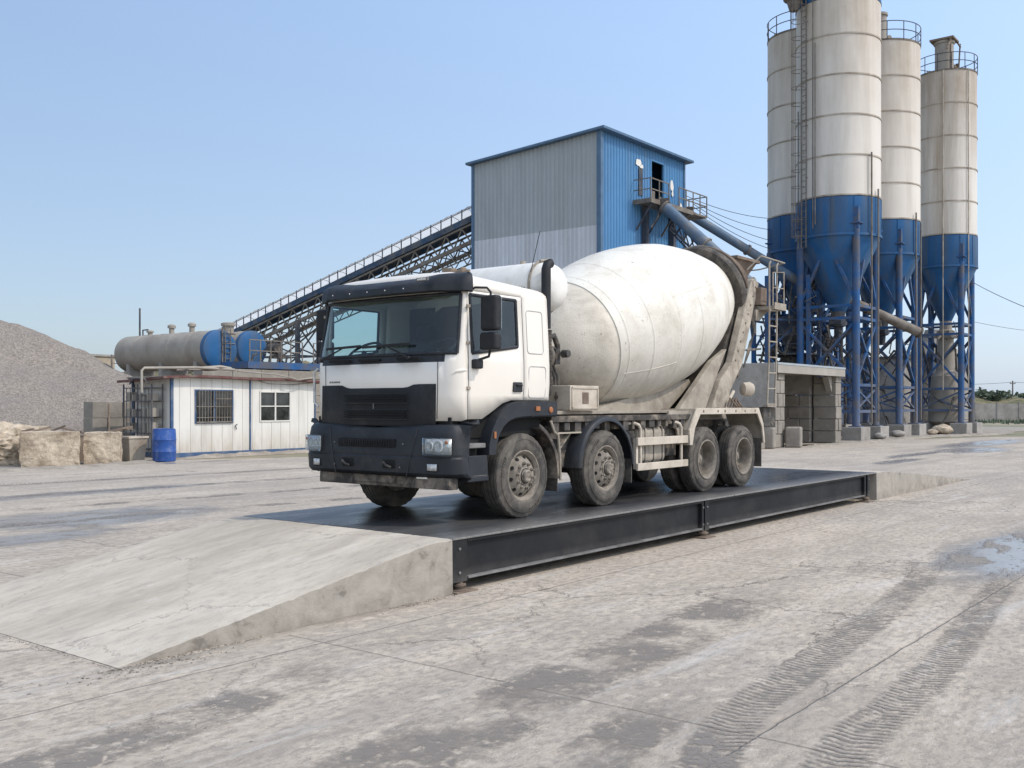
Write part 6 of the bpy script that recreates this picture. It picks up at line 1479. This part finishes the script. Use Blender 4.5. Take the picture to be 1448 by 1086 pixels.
# earth bank and stone rubble behind cabin / truck
def ridge(label,x0,x1,Y,h,w_,mt,name,seed,kind=None):
    vs=[];fs=[];N=120;K=8; rnd=random.Random(seed)
    for i in range(N+1):
        x=x0+(x1-x0)*i/N
        for k in range(K+1):
            t=k/K*2-1; z=h*(1-t*t)*(1+.5*MN.fractal(Vector((x*.12,t,seed)),1,2,4)) if abs(t)<1 else -.05
            vs.append((x,Y+t*w_/2,z+.25*h*MN.fractal(Vector((x*.5,t*2,seed)),1,2,3)*(1-abs(t))))
    for i in range(N):
        for k in range(K): a=i*(K+1)+k; fs.append((a,a+K+1,a+K+2,a+1))
    o=M().add(vs,fs).build(name,mt,smooth=70); return o
def grass_mat(name,a,b,s=.4):
    m,nt,bs,oc=newmat(name); n=noise(nt,oc,s,8,.75); n2=noise(nt,oc,s*9,6,.75); c=mix(nt,ramp(nt,n,[(.4,0),(.6,1)]),a,b); c=mix(nt,ramp(nt,n2,[(.35,.5),(.55,0)]),c,tuple(x*.5 for x in a)); L(nt,c,bs.inputs['Base Color']); bs.inputs['Roughness'].default_value=.95
    q=nd(nt,'ShaderNodeBump',Strength=.9,Distance=.3); L(nt,n2,q.inputs['Height']); L(nt,q.outputs[0],bs.inputs['Normal']); return m
GB=grass_mat('dry_grass_bank',(.10,.12,.045),(.27,.21,.12))
o=ridge('',60,180,150,2.9,26,GB,'grass_bank',1); o['kind']='structure'
o=ridge('',-75,6,112,5.5,22,GB,'earth_bank',2); o['kind']='structure'
o=ridge('',-260,400,330,4.0,60,grass_mat('far_hill',(.07,.095,.05),(.12,.13,.08),.05),'far_hill',3); o['kind']='structure'
# perimeter wall on the right
w=wthing('perimeter_wall','long grey concrete perimeter wall beyond the yard on the right','wall',82,115)
m=M()
for k in range(42): m.box(-44+k*2.5,-.1,0,-44+k*2.5+2.44,.1,2.15)
m.build('wall_panel',MT['conc'],w); m=M()
for k in range(43): m.box(-44.1+k*2.5,-.16,0,-43.94+k*2.5,.16,2.3)
m.build('wall_post',MT['conc'],w)
w.rotation_euler=(0,0,0.0)
# trees
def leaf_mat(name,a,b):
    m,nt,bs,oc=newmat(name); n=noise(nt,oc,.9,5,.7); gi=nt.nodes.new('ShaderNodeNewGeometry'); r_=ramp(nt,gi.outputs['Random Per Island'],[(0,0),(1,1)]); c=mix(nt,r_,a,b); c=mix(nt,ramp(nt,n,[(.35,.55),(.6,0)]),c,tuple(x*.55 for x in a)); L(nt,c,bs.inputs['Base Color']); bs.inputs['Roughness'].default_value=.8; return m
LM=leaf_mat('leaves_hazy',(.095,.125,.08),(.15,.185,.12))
def crown(m,c,rx,rz,n,rnd,ls):
    cl=[(Vector((rnd.gauss(0,.42)*rx,rnd.gauss(0,.42)*rx,rnd.uniform(-.7,.8)*rz)),rnd.uniform(.22,.42)*rx) for _ in range(16)]
    for i in range(n):
        q,rr=rnd.choice(cl); d=Vector((rnd.gauss(0,1),rnd.gauss(0,1),rnd.gauss(0,1))).normalized()*rr*rnd.uniform(.6,1.05); p=c+q+d
        a=Vector((rnd.uniform(-1,1),rnd.uniform(-1,1),rnd.uniform(-.6,.6))).normalized()*ls*rnd.uniform(.6,1.4); b=a.cross(Vector((rnd.uniform(-1,1),rnd.uniform(-1,1),rnd.uniform(-1,1)))).normalized()*ls*.6
        m.add([p-a,p+b,p+a,p-b],[(0,1,2,3)])
rnd=random.Random(31)
for i,(px,Y,h,rx,l) in enumerate(((1390,150,4.3,2.0,'round green tree beyond the perimeter wall, nearest the silo legs'),(1410,148,4.1,2.5,'wider green tree right of the one nearest the silos'),(1444,165,3.7,2.4,'green tree at the right edge behind the utility pole'))):
    X=(px-724)/1422*Y; t=thing('tree',l,'tree',X,Y,0,world=True,group='trees beyond the perimeter wall')
    m=M(); m.tube([(0,0,0),(.1,0,h*.4),(0,.1,h*.7)],[.2,.14,.06],8)
    for q in range(5): a=q*1.3; m.tube([(0,0,h*.4),(math.cos(a)*rx*.4,math.sin(a)*rx*.4,h*.65)],[.09,.03],6)
    m.build('trunk',MT['wood_pole'],t); m=M(); crown(m,Vector((0,0,h*.62)),rx,h*.34,1500,rnd,.26); m.build('crown',LM,t)
def belt(name,x0,x1,Y,h,n,ls,seed,mt):
    rnd=random.Random(seed); m=M()
    for i in range(n):
        x=rnd.uniform(x0,x1); top=h*(.72+.35*MN.noise(Vector((x*.05,seed,0)))+.3*MN.noise(Vector((x*.22,seed,2)))); z=top*rnd.random()**.6; p=Vector((x,Y+rnd.uniform(-4,4),z))
        a=Vector((rnd.uniform(-1,1),rnd.uniform(-.6,.6),rnd.uniform(-.6,.6))).normalized()*ls*rnd.uniform(.6,1.4); b=a.cross(Vector((rnd.uniform(-1,1),1,rnd.uniform(-1,1)))).normalized()*ls*.7
        m.add([p-a,p+b,p+a,p-b],[(0,1,2,3)])
    o=m.build(name,mt); o['kind']='stuff'; return o
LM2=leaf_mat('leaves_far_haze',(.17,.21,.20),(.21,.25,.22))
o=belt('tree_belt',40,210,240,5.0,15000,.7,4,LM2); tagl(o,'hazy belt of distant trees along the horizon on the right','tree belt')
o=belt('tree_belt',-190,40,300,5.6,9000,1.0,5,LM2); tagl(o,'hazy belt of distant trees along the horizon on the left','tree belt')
# weeds by the perimeter wall and on the field
rnd=random.Random(77); m=M()
for k in range(2600):
    u_=rnd.random(); X=rnd.uniform(50,75); Yy=rnd.uniform(100,113.5) if u_<.35 else rnd.uniform(111,114)
    if MN.noise(Vector((X*.4,Yy*.4,3)))<-.05: continue
    h=rnd.uniform(.15,.55); a=rnd.uniform(0,PI); d=Vector((math.cos(a)*.12,math.sin(a)*.12,0)); m.add([(X-d.x,Yy-d.y,0),(X+d.x,Yy+d.y,0),(X+rnd.uniform(-.1,.1),Yy,h)],[(0,1,2)])
o=m.build('weeds',LM); o['kind']='stuff'; tagl(o,'patchy green weeds on the dirt before the perimeter wall','weeds')
# poles and power lines
def pole(px,Y,h,label,arm=.9):
    X=(px-724)/1422*Y; t=thing('utility_pole',label,'pole',X,Y,0,world=True,group=None)
    m=M(); m.tube([(0,0,0),(0,0,h)],[.16,.10],8); m.build('pole_shaft',MT['wood_pole'],t); m=M(); m.bar((-arm/2,0,h-.5),(arm/2,0,h-.5),.12)
    for x in (-.4,0,.4): m.tube([(x,0,h-.44),(x,0,h-.2)],.05,6)
    m.build('crossarm',MT['wood_pole'],t); return Vector((X,Y,h-.25))
pA=pole(1432,170,6.1,'utility pole beyond the perimeter wall carrying two wires')
pB=Vector((-40,190,6.5)); 
pt=[(1300,175)]
wire(pA,Vector(((1240-724)/1422*175,175,6.4)),.6,'left span of wire from the far utility pole',.03); wire(pA,Vector(((1600-724)/1422*160,160,6.4)),.5,'right span of wire from the far utility pole',.03)
wire(at(1377,400,68),at(1480,446,52),.1,'thin wire falling from the rightmost silo to the right',.02); wire(at(1377,455,70),at(1480,470,80),.1,'fainter thin wire below it at the right of the silos',.015)

# =============================================================== LIGHT, SKY, CAMERA
to_sun=Vector((1,-.30,0)).normalized(); EL=R(48)
d=Vector((to_sun.x*math.cos(EL),to_sun.y*math.cos(EL),math.sin(EL)))
s=bpy.data.lights.new('sun','SUN'); s.energy=2.4; s.angle=R(.55); s.color=(1,.92,.82); so=bpy.data.objects.new('sun',s); COL.objects.link(so); so.rotation_euler=d.to_track_quat('Z','Y').to_euler(); so.location=(20,-5,40)
w=bpy.data.worlds.new('World'); sc.world=w; w.use_nodes=True; nt=w.node_tree; bg=nt.nodes['Background']
sk=nt.nodes.new('ShaderNodeTexSky'); sk.sky_type='NISHITA'; sk.sun_disc=False; sk.sun_elevation=EL; sk.sun_rotation=math.atan2(to_sun.x,to_sun.y); sk.air_density=1.0; sk.dust_density=1.6; sk.ozone_density=1.6; sk.altitude=50
# thin summer haze laid over the clear sky, a little brighter towards the sun
tcw=nt.nodes.new('ShaderNodeTexCoord'); dt=nt.nodes.new('ShaderNodeVectorMath'); dt.operation='DOT_PRODUCT'; nt.links.new(tcw.outputs['Generated'],dt.inputs[0]); dt.inputs[1].default_value=(to_sun.x,to_sun.y,0)
gain=math_(nt,'MULTIPLY_ADD',dt.outputs['Value'],.85,1.68)
sz=nt.nodes.new('ShaderNodeSeparateXYZ'); L(nt,tcw.outputs['Generated'],sz.inputs[0]); hzc=mix(nt,ramp(nt,sz.outputs[2],[(.04,0),(.38,1)]),(.22*10/4,.27*10/4,.345*10/4),(.215*10/4,.305*10/4,.455*10/4))
gain=math_(nt,'MULTIPLY',gain,4.0)
hz=nt.nodes.new('ShaderNodeVectorMath'); hz.operation='SCALE'; L(nt,hzc,hz.inputs[0]); L(nt,gain,hz.inputs['Scale'])
sc2=nt.nodes.new('ShaderNodeVectorMath'); sc2.operation='SCALE'; L(nt,sk.outputs[0],sc2.inputs[0]); sc2.inputs['Scale'].default_value=.80
ad=nt.nodes.new('ShaderNodeVectorMath'); ad.operation='ADD'; L(nt,hz.outputs[0],ad.inputs[0]); L(nt,sc2.outputs[0],ad.inputs[1])
d3=nt.nodes.new('ShaderNodeVectorMath'); d3.operation='DOT_PRODUCT'; L(nt,tcw.outputs['Generated'],d3.inputs[0]); d3.inputs[1].default_value=(d.x,d.y,d.z)
au=math_(nt,'POWER',math_(nt,'MAXIMUM',d3.outputs['Value'],0),4.0)   # bright hazy aureole around the sun
gl=nt.nodes.new('ShaderNodeVectorMath'); gl.operation='SCALE'; gl.inputs[0].default_value=(6.5,5.6,4.4); L(nt,au,gl.inputs['Scale'])
ad2=nt.nodes.new('ShaderNodeVectorMath'); ad2.operation='ADD'; L(nt,ad.outputs[0],ad2.inputs[0]); L(nt,gl.outputs[0],ad2.inputs[1])
# warm fill light added to the unseen sky behind the viewer, lifts shaded fronts
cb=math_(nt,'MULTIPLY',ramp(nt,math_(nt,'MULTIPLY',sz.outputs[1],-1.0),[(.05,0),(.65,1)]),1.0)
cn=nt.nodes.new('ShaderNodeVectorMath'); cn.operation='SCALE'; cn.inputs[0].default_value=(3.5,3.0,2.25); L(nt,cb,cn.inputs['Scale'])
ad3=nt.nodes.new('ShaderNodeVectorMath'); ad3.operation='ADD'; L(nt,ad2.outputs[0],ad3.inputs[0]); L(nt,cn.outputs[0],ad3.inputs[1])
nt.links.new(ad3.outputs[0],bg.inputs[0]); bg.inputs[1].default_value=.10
cam=bpy.data.cameras.new('camera'); co=bpy.data.objects.new('camera',cam); COL.objects.link(co); co.location=(0,0,1.95); co.rotation_euler=(PI/2,0,0)
cam.sensor_width=36; cam.lens=36*1422/1448; cam.shift_y=30/1448; cam.clip_start=.1; cam.clip_end=9000; sc.camera=co
sc.view_settings.view_transform='Standard'; sc.view_settings.look='None'; sc.view_settings.exposure=0
sc.render.engine='CYCLES'
